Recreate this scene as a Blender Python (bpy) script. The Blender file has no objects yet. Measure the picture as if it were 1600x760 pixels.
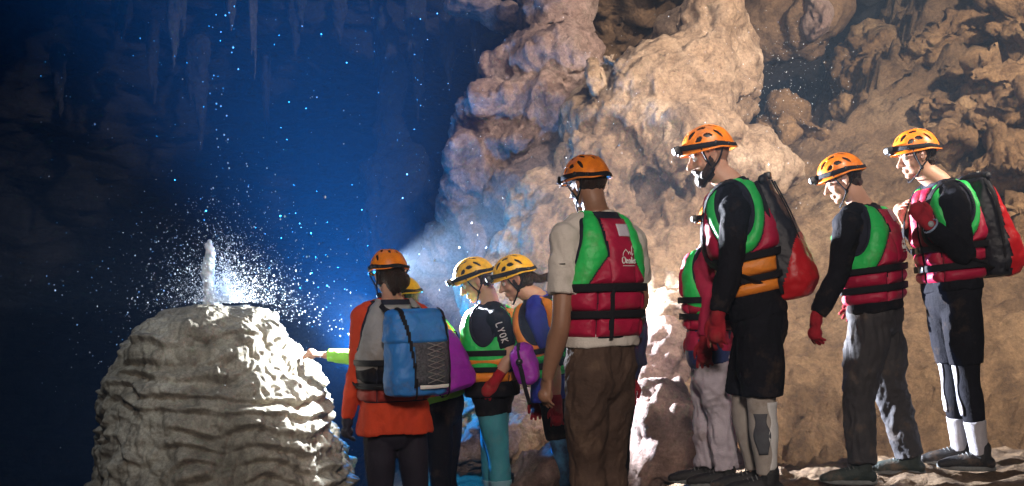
import bpy, math, random
import numpy as np
from mathutils import Vector, Matrix

# ------------------------------------------------------------------ camera, world, light, exposure
SC = bpy.context.scene
COL = SC.collection
F, HOR, CZ = 1800.0, 480.0, 1.5          # focal length and horizon in photo pixels, eye height


def P(px, py, d):
    """point seen at a photo pixel, d metres in front of the camera"""
    return np.array([(px - 800.0) / F * d, d, CZ + (HOR - py) / F * d])


cam = bpy.data.cameras.new('camera')
cam_ob = bpy.data.objects.new('camera', cam)
COL.objects.link(cam_ob)
cam_ob.location = (0, 0, CZ)
cam_ob.rotation_euler = (math.radians(90), 0, 0)
cam.sensor_width = 36
cam.lens = 36 * F / 1600
cam.shift_y = 100 / 1600
cam.clip_start = 0.05
cam.clip_end = 200
SC.camera = cam_ob

world = bpy.data.worlds.new('World')
SC.world = world
world.use_nodes = True
world.node_tree.nodes['Background'].inputs[0].default_value = (0.02, 0.04, 0.10, 1)
world.node_tree.nodes['Background'].inputs[1].default_value = 0.02

SC.view_settings.view_transform = 'Standard'
SC.view_settings.look = 'None'
SC.view_settings.gamma = 1
SC.view_settings.exposure = 0.0
SC.cycles.use_denoising = True
try:
    SC.cycles.denoiser = 'OPENIMAGEDENOISE'
except Exception:
    pass
SC.cycles.max_bounces = 5
SC.cycles.volume_bounces = 0
SC.cycles.sample_clamp_indirect = 4


def aim(o, target):
    o.rotation_euler = (Vector(target) - o.location).to_track_quat('-Z', 'Y').to_euler()


def lamp(name, kind, loc, color, power, target=None, **kw):
    l = bpy.data.lights.new(name, kind)
    l.color = color
    l.energy = power
    for k, v in kw.items():
        setattr(l, k, v)
    o = bpy.data.objects.new(name, l)
    COL.objects.link(o)
    o.location = loc
    if target is not None:
        aim(o, target)
    return o


# the torches of the group, held up behind the woman in red: a weak bare one and one turned on the mound
lamp('torch_light', 'SPOT', P(606, 455, 6.8), (0.88, 0.93, 1.0), 420, P(860, 600, 7.4),
     spot_size=math.radians(125), spot_blend=0.6, shadow_soft_size=0.03)
lamp('mound_torch_light', 'SPOT', P(592, 470, 6.85), (0.88, 0.94, 1.0), 520, P(400, 560, 6.5),
     spot_size=math.radians(110), spot_blend=0.8, shadow_soft_size=0.03)
# a stronger torch farther back, shining on the faces of the people at right
lamp('search_light', 'SPOT', P(606, 412, 7.6), (0.86, 0.90, 1.0), 5200, P(1350, 440, 6.1),
     spot_size=math.radians(75), spot_blend=0.5, shadow_soft_size=0.03)
# blue dive torch deeper in the chamber: it makes the blue glow in the mist
lamp('blue_torch_light', 'POINT', P(550, 555, 7.9), (0.01, 0.31, 1.0), 300, shadow_soft_size=0.05)
lamp('blue_beam_light', 'SPOT', P(572, 600, 7.9), (0.012, 0.31, 1.0), 9500, P(520, 300, 8.0),
     spot_size=math.radians(84), spot_blend=1.0, shadow_soft_size=0.05)
# warm lights added without a source in view: on the rock wall and, weaker, on the group
lamp('added_rock_light', 'SPOT', (4.4, 4.6, 4.9), (1.0, 0.83, 0.66), 2600, (2.5, 9.2, 2.6),
     spot_size=math.radians(74), spot_blend=0.35, shadow_soft_size=0.15)
lamp('added_rock_light', 'SPOT', (1.3, 3.1, 5.0), (1.0, 0.87, 0.77), 1600, P(1010, 300, 8.7),
     spot_size=math.radians(48), spot_blend=0.6, shadow_soft_size=0.1)
lamp('fill_light', 'SPOT', (0.2, -1.2, 3.6), (1.0, 0.84, 0.74), 1200, P(1110, 420, 6.2),
     spot_size=math.radians(58), spot_blend=0.9, shadow_soft_size=0.4)
lamp('mound_light', 'SPOT', (-1.2, 3.2, 4.3), (0.78, 0.89, 1.0), 230, P(370, 500, 6.6),  # cool light added to brighten the top of the mound
     spot_size=math.radians(34), spot_blend=0.8, shadow_soft_size=0.2)

# ------------------------------------------------------------------ numpy noise
_rng = np.random.RandomState(7)
_perm = np.concatenate([_rng.permutation(256)] * 3)
_grad = _rng.normal(size=(256, 3))
_grad /= np.linalg.norm(_grad, axis=1)[:, None]


def perlin(p):
    p = np.asarray(p, dtype=float)
    i = np.floor(p).astype(int)
    f = p - i
    i &= 255
    w = f * f * f * (f * (f * 6 - 15) + 10)
    r = 0
    for dx in (0, 1):
        for dy in (0, 1):
            for dz in (0, 1):
                h = _perm[_perm[_perm[(i[:, 0] + dx) & 255] + ((i[:, 1] + dy) & 255)] + ((i[:, 2] + dz) & 255)]
                g = _grad[h]
                dot = g[:, 0] * (f[:, 0] - dx) + g[:, 1] * (f[:, 1] - dy) + g[:, 2] * (f[:, 2] - dz)
                wt = (w[:, 0] if dx else 1 - w[:, 0]) * (w[:, 1] if dy else 1 - w[:, 1]) * (w[:, 2] if dz else 1 - w[:, 2])
                r = r + wt * dot
    return r * 1.7


def fbm(p, o=4, g=0.5, l=2.03):
    s, a = 0, 1.0
    for k in range(o):
        s = s + a * perlin(p * l ** k + 17.3 * k)
        a *= g
    return s


def billow(p, o=3, g=0.5, l=2.1):
    s, a = 0, 1.0
    for k in range(o):
        s = s + a * (np.abs(perlin(p * l ** k + 31.7 * k)) * 2 - 0.5)
        a *= g
    return s


def smooth(a, b, x):
    t = np.clip((np.asarray(x, dtype=float) - a) / (b - a), 0, 1)
    return t * t * (3 - 2 * t)


# ------------------------------------------------------------------ materials
MATS = {}


def mat(name, color, rough=0.8, color2=None, scale=6.0, bump=0.0, bscale=40.0, metallic=0.0, spec=0.4,
        emit=None, estr=0.0, sub=0.0, detail=6.0, dist=0.01, stretch=None, trans=0.0, coat=0.0, mud=0.0):
    if name in MATS:
        return MATS[name]
    m = bpy.data.materials.new(name)
    m.use_nodes = True
    nt = m.node_tree
    b = nt.nodes['Principled BSDF']
    b.inputs['Roughness'].default_value = rough
    b.inputs['Metallic'].default_value = metallic
    b.inputs['Specular IOR Level'].default_value = spec
    b.inputs['Coat Weight'].default_value = coat
    if sub:
        b.inputs['Subsurface Weight'].default_value = sub
        b.inputs['Subsurface Radius'].default_value = (0.02, 0.01, 0.006)
    if trans:
        b.inputs['Transmission Weight'].default_value = trans
    if emit:
        b.inputs['Emission Color'].default_value = (*emit, 1)
        b.inputs['Emission Strength'].default_value = estr
    if color2 is None:
        color2 = tuple(c * 0.72 for c in color)
    tc = nt.nodes.new('ShaderNodeTexCoord')
    vec = tc.outputs['Object']
    if stretch:
        mp = nt.nodes.new('ShaderNodeMapping')
        mp.inputs['Scale'].default_value = stretch
        nt.links.new(vec, mp.inputs['Vector'])
        vec = mp.outputs['Vector']
    n = nt.nodes.new('ShaderNodeTexNoise')
    n.inputs['Scale'].default_value = scale
    n.inputs['Detail'].default_value = detail
    n.inputs['Roughness'].default_value = 0.62
    nt.links.new(vec, n.inputs['Vector'])
    r = nt.nodes.new('ShaderNodeValToRGB')
    r.color_ramp.elements[0].position = 0.33
    r.color_ramp.elements[1].position = 0.67
    r.color_ramp.elements[0].color = (*color2, 1)
    r.color_ramp.elements[1].color = (*color, 1)
    nt.links.new(n.outputs['Fac'], r.inputs['Fac'])
    col = r.outputs['Color']
    if mud:                                 # dried splashes of cave mud
        nm = nt.nodes.new('ShaderNodeTexNoise')
        nm.inputs['Scale'].default_value = 7
        nm.inputs['Detail'].default_value = 9
        nm.inputs['Roughness'].default_value = 0.68
        nt.links.new(tc.outputs['Object'], nm.inputs['Vector'])
        rm = nt.nodes.new('ShaderNodeMapRange')
        rm.inputs['From Min'].default_value = 0.54
        rm.inputs['From Max'].default_value = 0.68
        rm.inputs['To Max'].default_value = mud
        nt.links.new(nm.outputs['Fac'], rm.inputs['Value'])
        mm = nt.nodes.new('ShaderNodeMix')
        mm.data_type = 'RGBA'
        nt.links.new(rm.outputs['Result'], mm.inputs['Factor'])
        nt.links.new(col, mm.inputs['A'])
        mm.inputs['B'].default_value = (0.15, 0.10, 0.065, 1)
        col = mm.outputs['Result']
    nt.links.new(col, b.inputs['Base Color'])
    if bump:
        n2 = nt.nodes.new('ShaderNodeTexNoise')
        n2.inputs['Scale'].default_value = bscale
        n2.inputs['Detail'].default_value = 8
        n2.inputs['Roughness'].default_value = 0.6
        nt.links.new(vec, n2.inputs['Vector'])
        bp = nt.nodes.new('ShaderNodeBump')
        bp.inputs['Strength'].default_value = bump
        bp.inputs['Distance'].default_value = dist
        nt.links.new(n2.outputs['Fac'], bp.inputs['Height'])
        nt.links.new(bp.outputs['Normal'], b.inputs['Normal'])
    MATS[name] = m
    return m


def rock_mat(name, cols, rough=0.85, s=1.0, bump=1.0, sparkle=True, flute=0.0):
    """limestone: three mineral colours mixed by noise, pits and grains in the bump"""
    m = bpy.data.materials.new(name)
    m.use_nodes = True
    nt = m.node_tree
    N = nt.nodes.new
    b = nt.nodes['Principled BSDF']
    b.inputs['Specular IOR Level'].default_value = 0.45
    tc = N('ShaderNodeTexCoord')
    v = tc.outputs['Object']

    def noise(sc, det, ro, vec=v, dis=0.0):
        n = N('ShaderNodeTexNoise')
        n.inputs['Scale'].default_value = sc
        n.inputs['Detail'].default_value = det
        n.inputs['Roughness'].default_value = ro
        n.inputs['Distortion'].default_value = dis
        nt.links.new(vec, n.inputs['Vector'])
        return n
    n1 = noise(0.9 * s, 8, 0.62, dis=0.6)
    r = N('ShaderNodeValToRGB')
    e = r.color_ramp.elements
    e[0].position = 0.30
    e[0].color = (*cols[0], 1)
    e[1].position = 0.72
    e[1].color = (*cols[2], 1)
    k = e.new(0.5)
    k.color = (*cols[1], 1)
    nt.links.new(n1.outputs['Fac'], r.inputs['Fac'])
    # dark seams and stains
    n2 = noise(5.0 * s, 10, 0.7, dis=0.4)
    r2 = N('ShaderNodeValToRGB')
    r2.color_ramp.elements[0].position = 0.36
    r2.color_ramp.elements[0].color = (0.42, 0.38, 0.35, 1)
    r2.color_ramp.elements[1].position = 0.56
    r2.color_ramp.elements[1].color = (1, 1, 1, 1)
    nt.links.new(n2.outputs['Fac'], r2.inputs['Fac'])
    mx = N('ShaderNodeMix')
    mx.data_type = 'RGBA'
    mx.blend_type = 'MULTIPLY'
    mx.inputs['Factor'].default_value = 0.85
    nt.links.new(r.outputs['Color'], mx.inputs['A'])
    nt.links.new(r2.outputs['Color'], mx.inputs['B'])
    nt.links.new(mx.outputs['Result'], b.inputs['Base Color'])
    rr = N('ShaderNodeMapRange')
    rr.inputs['To Min'].default_value = rough - 0.25
    rr.inputs['To Max'].default_value = min(1, rough + 0.12)
    nt.links.new(n2.outputs['Fac'], rr.inputs['Value'])
    nt.links.new(rr.outputs['Result'], b.inputs['Roughness'])
    # bump: coarse lumps, pits, grains
    n3 = noise(14 * s, 12, 0.68)
    vo = N('ShaderNodeTexVoronoi')
    vo.inputs['Scale'].default_value = 26 * s
    nt.links.new(v, vo.inputs['Vector'])
    b1 = N('ShaderNodeBump')
    b1.inputs['Strength'].default_value = 0.9 * bump
    b1.inputs['Distance'].default_value = 0.06 / s
    nt.links.new(n3.outputs['Fac'], b1.inputs['Height'])
    b2 = N('ShaderNodeBump')
    b2.inputs['Strength'].default_value = 0.35 * bump
    b2.inputs['Distance'].default_value = 0.012 / s
    nt.links.new(vo.outputs['Distance'], b2.inputs['Height'])
    nt.links.new(b1.outputs['Normal'], b2.inputs['Normal'])
    n4 = noise(62 * s, 6, 0.75)
    b3 = N('ShaderNodeBump')
    b3.inputs['Strength'].default_value = 0.8 * bump
    b3.inputs['Distance'].default_value = 0.014 / s
    nt.links.new(n4.outputs['Fac'], b3.inputs['Height'])
    nt.links.new(b2.outputs['Normal'], b3.inputs['Normal'])
    nt.links.new(b3.outputs['Normal'], b.inputs['Normal'])
    # grains and mineral specks in the colour
    r3 = N('ShaderNodeValToRGB')
    r3.color_ramp.elements[0].position = 0.38
    r3.color_ramp.elements[0].color = (0.62, 0.58, 0.55, 1)
    r3.color_ramp.elements[1].position = 0.60
    r3.color_ramp.elements[1].color = (1.12, 1.1, 1.08, 1)
    n5 = noise(34 * s, 5, 0.8)
    nt.links.new(n5.outputs['Fac'], r3.inputs['Fac'])
    m2 = N('ShaderNodeMix')
    m2.data_type = 'RGBA'
    m2.blend_type = 'MULTIPLY'
    m2.inputs['Factor'].default_value = 0.8
    nt.links.new(mx.outputs['Result'], m2.inputs['A'])
    nt.links.new(r3.outputs['Color'], m2.inputs['B'])
    nt.links.new(m2.outputs['Result'], b.inputs['Base Color'])
    return m


# ------------------------------------------------------------------ geometry helpers
def link(name, me, m=None, parent=None, smoothed=True):
    if m is not None:
        me.materials.clear()
        for q in (m if isinstance(m, (list, tuple)) else [m]):
            me.materials.append(q)
    if smoothed:
        me.polygons.foreach_set('use_smooth', np.ones(len(me.polygons), dtype=bool))
    me.name = name
    o = bpy.data.objects.new(name, me)
    COL.objects.link(o)
    if parent is not None:
        o.parent = parent
    return o


def tag(o, label, cat, group=None):
    o['label'] = label
    o['category'] = cat
    if group:
        o['group'] = group
    return o


def empty(name, loc=(0, 0, 0)):
    o = bpy.data.objects.new(name, None)
    COL.objects.link(o)
    o.location = loc
    o.empty_display_size = 0.1
    return o


def unit(v):
    v = np.asarray(v, dtype=float)
    return v / (np.linalg.norm(v) + 1e-12)


def catmull(pts, n):
    pts = [np.asarray(p, dtype=float) for p in pts]
    if len(pts) < 3:
        return [pts[0] + (pts[-1] - pts[0]) * t for t in np.linspace(0, 1, n + 1)]
    q = [2 * pts[0] - pts[1]] + pts + [2 * pts[-1] - pts[-2]]
    out = []
    for i in range(1, len(q) - 2):
        for t in np.linspace(0, 1, n, endpoint=False):
            a, b, c, d = q[i - 1], q[i], q[i + 1], q[i + 2]
            out.append(0.5 * (2 * b + (c - a) * t + (2 * a - 5 * b + 4 * c - d) * t * t + (3 * b - a - 3 * c + d) * t ** 3))
    out.append(pts[-1])
    return out


class Geo:
    def __init__(s):
        s.v, s.f = [], []

    def rings(s, R, cap=True):
        n0 = len(s.v)
        m = len(R[0])
        for r in R:
            s.v.extend([tuple(p) for p in r])
        for i in range(len(R) - 1):
            for j in range(m):
                a = n0 + i * m + j
                b = n0 + i * m + (j + 1) % m
                s.f.append((a, b, b + m, a + m))
        if cap:
            s.f.append(tuple(n0 + j for j in range(m))[::-1])
            s.f.append(tuple(n0 + (len(R) - 1) * m + j for j in range(m)))

    def tube(s, pts, rad, n=8, seg=14, ratio=1.0, ref=None, ends=True):
        """rad: one radius per point; ratio flattens the section across ref"""
        C = catmull(pts, n)
        R = [x for x in catmull([[r, r * (ratio if not isinstance(ratio, (list, tuple)) else 1), 0] for r in rad], n)]
        T = [unit(C[min(i + 1, len(C) - 1)] - C[max(i - 1, 0)]) for i in range(len(C))]
        u = np.asarray(ref, dtype=float) if ref is not None else (np.array([0, 0, 1.0]) if abs(T[0][2]) < 0.8 else np.array([1.0, 0, 0]))
        out = []
        for c, t, r in zip(C, T, R):
            u = unit(u - t * np.dot(u, t))
            w = np.cross(t, u)
            out.append([c + u * r[0] * math.cos(a) + w * r[1] * math.sin(a) for a in np.linspace(0, 2 * math.pi, seg, endpoint=False)])
        s.rings(out)
        if ends:
            s.ell(C[0], [R[0][0] * 0.98] * 3)
            s.ell(C[-1], [R[-1][0] * 0.98] * 3)

    def ell(s, c, r, ax=None, nu=16, nv=10, p=1.0):
        c = np.asarray(c, dtype=float)
        ax = np.eye(3) if ax is None else np.asarray(ax)
        R = []
        pw = lambda x: math.copysign(abs(x) ** p, x)
        for i in range(1, nv):
            th = math.pi * i / nv - math.pi / 2
            R.append([c + ax[0] * r[0] * pw(math.cos(th)) * pw(math.cos(a)) + ax[1] * r[1] * pw(math.cos(th)) * pw(math.sin(a)) + ax[2] * r[2] * pw(math.sin(th))
                      for a in np.linspace(0, 2 * math.pi, nu, endpoint=False)])
        n0 = len(s.v)
        s.rings(R, cap=False)
        lo = len(s.v)
        s.v.append(tuple(c - ax[2] * r[2]))
        s.v.append(tuple(c + ax[2] * r[2]))
        e = n0 + (nv - 2) * nu
        for j in range(nu):
            s.f.append((lo, n0 + (j + 1) % nu, n0 + j))
            s.f.append((lo + 1, e + j, e + (j + 1) % nu))

    def box(s, c, r, ax=None):
        c = np.asarray(c, dtype=float)
        ax = np.eye(3) if ax is None else np.asarray(ax)
        n0 = len(s.v)
        for z in (-1, 1):
            for x, y in ((-1, -1), (1, -1), (1, 1), (-1, 1)):
                s.v.append(tuple(c + ax[0] * r[0] * x + ax[1] * r[1] * y + ax[2] * r[2] * z))
        for f in ((3, 2, 1, 0), (4, 5, 6, 7), (0, 1, 5, 4), (1, 2, 6, 5), (2, 3, 7, 6), (3, 0, 4, 7)):
            s.f.append(tuple(n0 + k for k in f))

    def mesh(s, name='m'):
        me = bpy.data.meshes.new(name)
        me.from_pydata([tuple(float(x) for x in v) for v in s.v], [], s.f)
        me.validate()
        me.update()
        return me


def apply_mods(me, mods):
    o = bpy.data.objects.new('tmp', me)
    COL.objects.link(o)
    for kind, kw in mods:
        md = o.modifiers.new('m', kind)
        for k, v in kw.items():
            setattr(md, k, v)
    dg = bpy.context.evaluated_depsgraph_get()
    out = bpy.data.meshes.new_from_object(o.evaluated_get(dg))
    bpy.data.objects.remove(o)
    bpy.data.meshes.remove(me)
    return out


def remesh(g, vox, sm=3, fac=0.5):
    mods = [('REMESH', dict(mode='VOXEL', voxel_size=vox, adaptivity=0.0))]
    if sm:
        mods.append(('SMOOTH', dict(factor=fac, iterations=sm)))
    return apply_mods(g.mesh() if isinstance(g, Geo) else g, mods)


def vn(me):
    n = len(me.vertices)
    co = np.empty(n * 3)
    me.vertices.foreach_get('co', co)
    nr = np.empty(n * 3)
    me.vertex_normals.foreach_get('vector', nr)
    return co.reshape(-1, 3), nr.reshape(-1, 3)


def setco(me, co):
    me.vertices.foreach_set('co', co.ravel())
    me.update()


def displace(me, fn):
    co, n = vn(me)
    d = fn(co, n)
    if d.ndim == 1:
        d = n * d[:, None]
    setco(me, co + d)
    return me


def bevelled(g, w=0.004, seg=2):
    return apply_mods(g.mesh() if isinstance(g, Geo) else g, [('BEVEL', dict(width=w, segments=seg, limit_method='ANGLE'))])


def grid_normals(G):
    du = np.roll(G, -1, axis=1) - np.roll(G, 1, axis=1)
    dv = np.gradient(G, axis=0)
    n = np.cross(du, dv)
    return n / (np.linalg.norm(n, axis=2)[..., None] + 1e-9)


def grid_mesh(G, name='g', keep=None, wrap=True):
    nv, nu = G.shape[:2]
    idx = np.arange(nv * nu).reshape(nv, nu)
    if wrap:
        a, b = idx[:-1], np.roll(idx, -1, axis=1)[:-1]
        c, d = np.roll(idx, -1, axis=1)[1:], idx[1:]
    else:
        a, b, c, d = idx[:-1, :-1], idx[:-1, 1:], idx[1:, 1:], idx[1:, :-1]
    q = np.stack([a, b, c, d], -1).reshape(-1, 4)
    if keep is not None:
        q = q[keep.ravel()[q].all(1)]
    used = np.unique(q)
    rem = -np.ones(nv * nu, dtype=int)
    rem[used] = np.arange(len(used))
    me = bpy.data.meshes.new(name)
    me.from_pydata(G.reshape(-1, 3)[used].tolist(), [], rem[q].tolist())
    me.update()
    return me


def panel(name, G, N, f, h, m, parent, k=0.012, base=0.0, thick=None):
    """a padded panel: the part of a grid where f > 0, swelling to height h"""
    off = base + h * (1 - np.exp(-np.clip(f, 0, None) / k))
    if h > .012:
        q = G.reshape(-1, 3)
        off = off + ((.003 * fbm(q * 13, 2) + .002 * fbm(q * 30, 2)).reshape(off.shape)) * smooth(0, .02, f)
    me = grid_mesh(G + N * off[..., None], name, keep=f > 0)
    if len(me.polygons) == 0:
        return None
    if thick:
        me = apply_mods(me, [('SOLIDIFY', dict(thickness=thick, offset=-1.0))])
    return link(name, me, m, parent)


def cloth(me, amp=0.006, fr=9.0, seed=0.0, zs=0.5):
    """creases"""
    def fn(co, n):
        q = co * np.array([fr, fr, fr * zs]) + seed
        w = perlin(q * 0.6 + 5)[:, None] * 1.2
        return amp * (-0.55 * billow(q + w, 3, 0.5) + 0.55 * fbm(q * 0.7 + w, 3)) + amp * 0.25 * fbm(co * fr * 2.5 + seed, 2)
    return displace(me, fn)

# ================================================================== the cave
def ground_z(x, y):
    x = np.asarray(x, dtype=float)
    y = np.asarray(y, dtype=float)
    base = np.interp(x, [-6, -2.6, -1.5, -0.7, 0.0, 0.41, 0.85, 1.05, 1.3, 1.9, 2.45, 4, 8], [-1.1, -0.75, -0.05, 0.05, 0.15, 0.33, 0.42, 0.54, 0.56, 0.59, 0.63, 0.72, 0.8])
    right = smooth(0.6, 1.6, x)
    hollow = smooth(6.75, 7.05, y) * (1 - smooth(7.2, 7.7, y)) * 0.16
    bank = 0.76 * np.clip(y - 7.1, 0, None) * (1 + 0.08 * (x - 2.5))
    bank = np.minimum(bank, 2.35 + 1.1 * smooth(2.7, 4.2, x) + 0.8 * smooth(3.6, 5.5, x) * np.clip(y - 10, 0, 3))
    back = 0.12 * smooth(7.5, 9.5, y) * (1 - right) - 0.5 * smooth(7.6, 9.5, y) * smooth(-0.6, -1.6, x)
    return base + right * (bank - hollow) + back


def P_ground(px, d):
    x = (px - 800.0) / F * d
    return np.array([x, d, float(ground_z(x, d))])


ROCK_TAN = rock_mat('limestone_tan', [(0.15, 0.092, 0.055), (0.38, 0.27, 0.18), (0.64, 0.51, 0.39)])
ROCK_PINK = rock_mat('limestone_pink', [(0.15, 0.095, 0.085), (0.32, 0.225, 0.195), (0.52, 0.43, 0.39)])
ROCK_BROWN = rock_mat('limestone_brown', [(0.13, 0.075, 0.035), (0.29, 0.18, 0.09), (0.43, 0.30, 0.17)])
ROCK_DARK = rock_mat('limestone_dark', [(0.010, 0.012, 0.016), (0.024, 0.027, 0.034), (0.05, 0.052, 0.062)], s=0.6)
ROCK_MOUND = rock_mat('flowstone_cream', [(0.21, 0.19, 0.14), (0.42, 0.39, 0.31), (0.66, 0.63, 0.52)], s=1.8, bump=0.5)
GROUND = rock_mat('cave_floor', [(0.13, 0.08, 0.042), (0.29, 0.19, 0.105), (0.45, 0.33, 0.21)], s=1.3, bump=1.6)

# ---- floor and bank, one sheet
nx, ny = 420, 420
u = np.linspace(-1, 1, nx)
X = 15 * np.sign(u) * np.abs(u) ** 1.6 + 1.6
Y = np.concatenate([np.linspace(-9, 4.4, 40, endpoint=False), np.linspace(4.4, 15, ny - 60, endpoint=False), np.linspace(15, 21, 20)])
XX, YY = np.meshgrid(X, Y)
ZZ = ground_z(XX, YY)
p = np.stack([XX, YY, ZZ], -1).reshape(-1, 3)
on_bank = (smooth(7.0, 8.2, p[:, 1]) * smooth(0.6, 1.6, p[:, 0]))
d = 0.035 * fbm(p * 1.6, 4) + 0.012 * billow(p * 7, 3) + 0.022 * smooth(0.5, 1.2, p[:, 0]) * fbm(p * np.array([5.0, 9.0, 5.0]), 4, 0.6)
up_right = smooth(2.6, 4.2, p[:, 0] - 0.35 * (10.0 - p[:, 1]) * 0.4) * smooth(7.8, 9.4, p[:, 1])
d += on_bank * (0.16 * fbm(p * np.array([0.7, 0.7, 1.6]) + 3, 5) + 0.07 * fbm(p * np.array([2.2, 5.5, 9.0]), 5, 0.6))
d += on_bank * up_right * (0.30 * billow(p * np.array([0.8, 1.6, 3.0]) + 9, 4, 0.55) + 0.12 * fbm(p * np.array([2.2, 4.0, 7.0]), 4, 0.6))
d += on_bank * 0.05 * smooth(0.35, 0.7, perlin(p * 2.6 + 40))
d += smooth(8.5, 10, p[:, 1]) * (1 - on_bank) * 0.2 * fbm(p * 1.2, 4)
hol = smooth(6.75, 7.0, p[:, 1]) * (1 - smooth(7.4, 8.0, p[:, 1])) * smooth(0.6, 1.2, p[:, 0])
d += hol * 0.10 * billow(p * 5.0, 4)
p[:, 2] += d
link('cave_floor', grid_mesh(p.reshape(ny, nx, 3)[:, :, :], wrap=False), GROUND)['kind'] = 'structure'

# ---- the chamber itself: an uneven vault all round
nu, nv = 420, 220
A, B = np.meshgrid(np.linspace(0, 2 * math.pi, nu, endpoint=False), np.linspace(-0.35, math.pi / 2 - 0.01, nv))
p = np.stack([18.0 * np.cos(B) * np.cos(A) + 0.5, 5.5 + 15.5 * np.cos(B) * np.sin(A), 0.3 + 6.6 * np.sin(B)], -1).reshape(-1, 3)
n = unit(np.array([0, 0, 1.0]))
c = p - np.array([0.5, 5.5, 0.3])
c /= np.linalg.norm(c, axis=1)[:, None]
side = 1 - smooth(0.55, 0.95, c[:, 2])
d = 0.9 * fbm(p * 0.28, 4) + 0.35 * billow(p * np.array([0.9, 0.9, 0.5]), 4) + side * 0.25 * billow(p * np.array([3.0, 3.0, 0.5]), 3) + 0.08 * billow(p * 4, 2)
p = p - c * (0.6 + d)[:, None]
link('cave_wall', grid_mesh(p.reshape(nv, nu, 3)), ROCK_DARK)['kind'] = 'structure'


# ---- rock masses from lumps
def rock(name, lumps, vox, m, flow=0.10, rough=0.05, flute=0.0, seed=0.0, fr=1.4, sm=4, fine=0.018, layer=0.0, warp=1.0, extra=None):
    """lumps: (px, py, d, half width px, half height px, half depth m[, power])"""
    g = Geo()
    for q in lumps:
        px, py, dd, hw, hh, hd = q[:6]
        k = dd / F
        rot = q[6] if len(q) > 6 else 0.0
        cr, sr = math.cos(math.radians(rot)), math.sin(math.radians(rot))
        ax = [[cr, 0, sr], [0, 1, 0], [-sr, 0, cr]]
        g.ell(P(px, py, dd), (hw * k, hd, hh * k), ax, 20, 14)
    me = remesh(g, vox, sm)
    if extra:
        g = Geo()
        g.v = [tuple(v.co) for v in me.vertices]
        g.f = [tuple(p_.vertices) for p_ in me.polygons]
        extra(g)
        me = remesh(g, vox, 2)

    def f1(co, n):
        q = co + seed
        w = np.stack([perlin(q * 0.9 + 3), perlin(q * 0.9 + 11), perlin(q * 0.9 + 23)], -1) * 0.25
        q = q + w
        q1 = q * np.array([fr, fr, fr * 0.8])
        r = flow * (0.45 * billow(q1, 4, 0.5) + 0.9 * fbm(q1 + 7, 5, 0.5)) + rough * (-0.30 * smooth(0.10, 0.0, np.abs(perlin(q * 1.7 + 71))) + 0.75 * fbm(q * 2.6, 5, 0.55) - 0.35 * billow(q * np.array([1.6, 1.6, 1.2]) + 5, 3))
        if flute:
            steep = 1 - np.abs(n[:, 2])
            z = smooth(-0.3, 0.5, perlin(q * 0.8 + 50))
            r = r + flute * steep * (0.3 + z) * billow(q * np.array([8.0, 8.0, 0.9]), 3, 0.6)
        if layer:
            r = r + layer * (billow(q * np.array([1.1, 1.1, 4.6]) + 5, 4, 0.6) - 0.3 * np.abs(perlin(q * np.array([2, 2, 9.0]))))
        return r

    def f2(co, n):
        return fine * (0.7 * fbm((co + seed) * 7.5, 3, 0.6) - 0.5 * billow((co + seed) * np.array([9, 9, 5.0]), 2, 0.6))
    def f0(co, n):
        q = co + seed * 1.7
        a = np.stack([fbm(q * 0.8 + 61, 3), fbm(q * 0.8 + 83, 3), fbm(q * 0.8 + 97, 3)], -1) * 0.20
        b = np.stack([perlin(q * 2.6 + 61), perlin(q * 2.6 + 83), perlin(q * 2.6 + 97)], -1) * 0.075
        return (a * np.array([1, .7, .8]) + b) * warp
    displace(me, f0)
    displace(me, f1)
    displace(me, f2)
    return link(name, me, m)


# central flowstone mass
main = [
    (1115, 60, 9.2, 48, 95, .42, -8), (1085, 150, 9.0, 72, 90, .5), (1140, 110, 9.4, 38, 110, .4), (1060, 60, 9.7, 50, 45, .5),
    (1010, 120, 9.0, 85, 40, .55, 14), (960, 190, 9.0, 80, 70, .6), (1065, 215, 8.7, 95, 65, .55), (990, 215, 8.8, 80, 80, .55),
    (1000, 320, 9.1, 130, 90, .6), (1110, 300, 8.95, 75, 100, .6), (1160, 270, 8.9, 60, 70, .6, -25), (1195, 262, 9.2, 40, 32, .5, -30),
    (930, 290, 8.9, 70, 90, .6), (890, 380, 8.6, 75, 90, .6), (960, 440, 8.6, 130, 90, .7), (1060, 420, 8.6, 90, 90, .6),
    (850, 330, 8.9, 55, 60, .5), (830, 420, 8.6, 70, 70, .6), (780, 460, 8.5, 60, 60, .6), (900, 520, 8.3, 130, 100, .8),
    (1040, 520, 8.2, 110, 110, .8), (820, 560, 8.2, 90, 90, .8), (1120, 460, 8.5, 70, 60, .6), (990, 650, 8.0, 160, 120, .9),
    (800, 660, 8.0, 100, 80, .8),
]
rd = random.Random(5)


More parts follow.
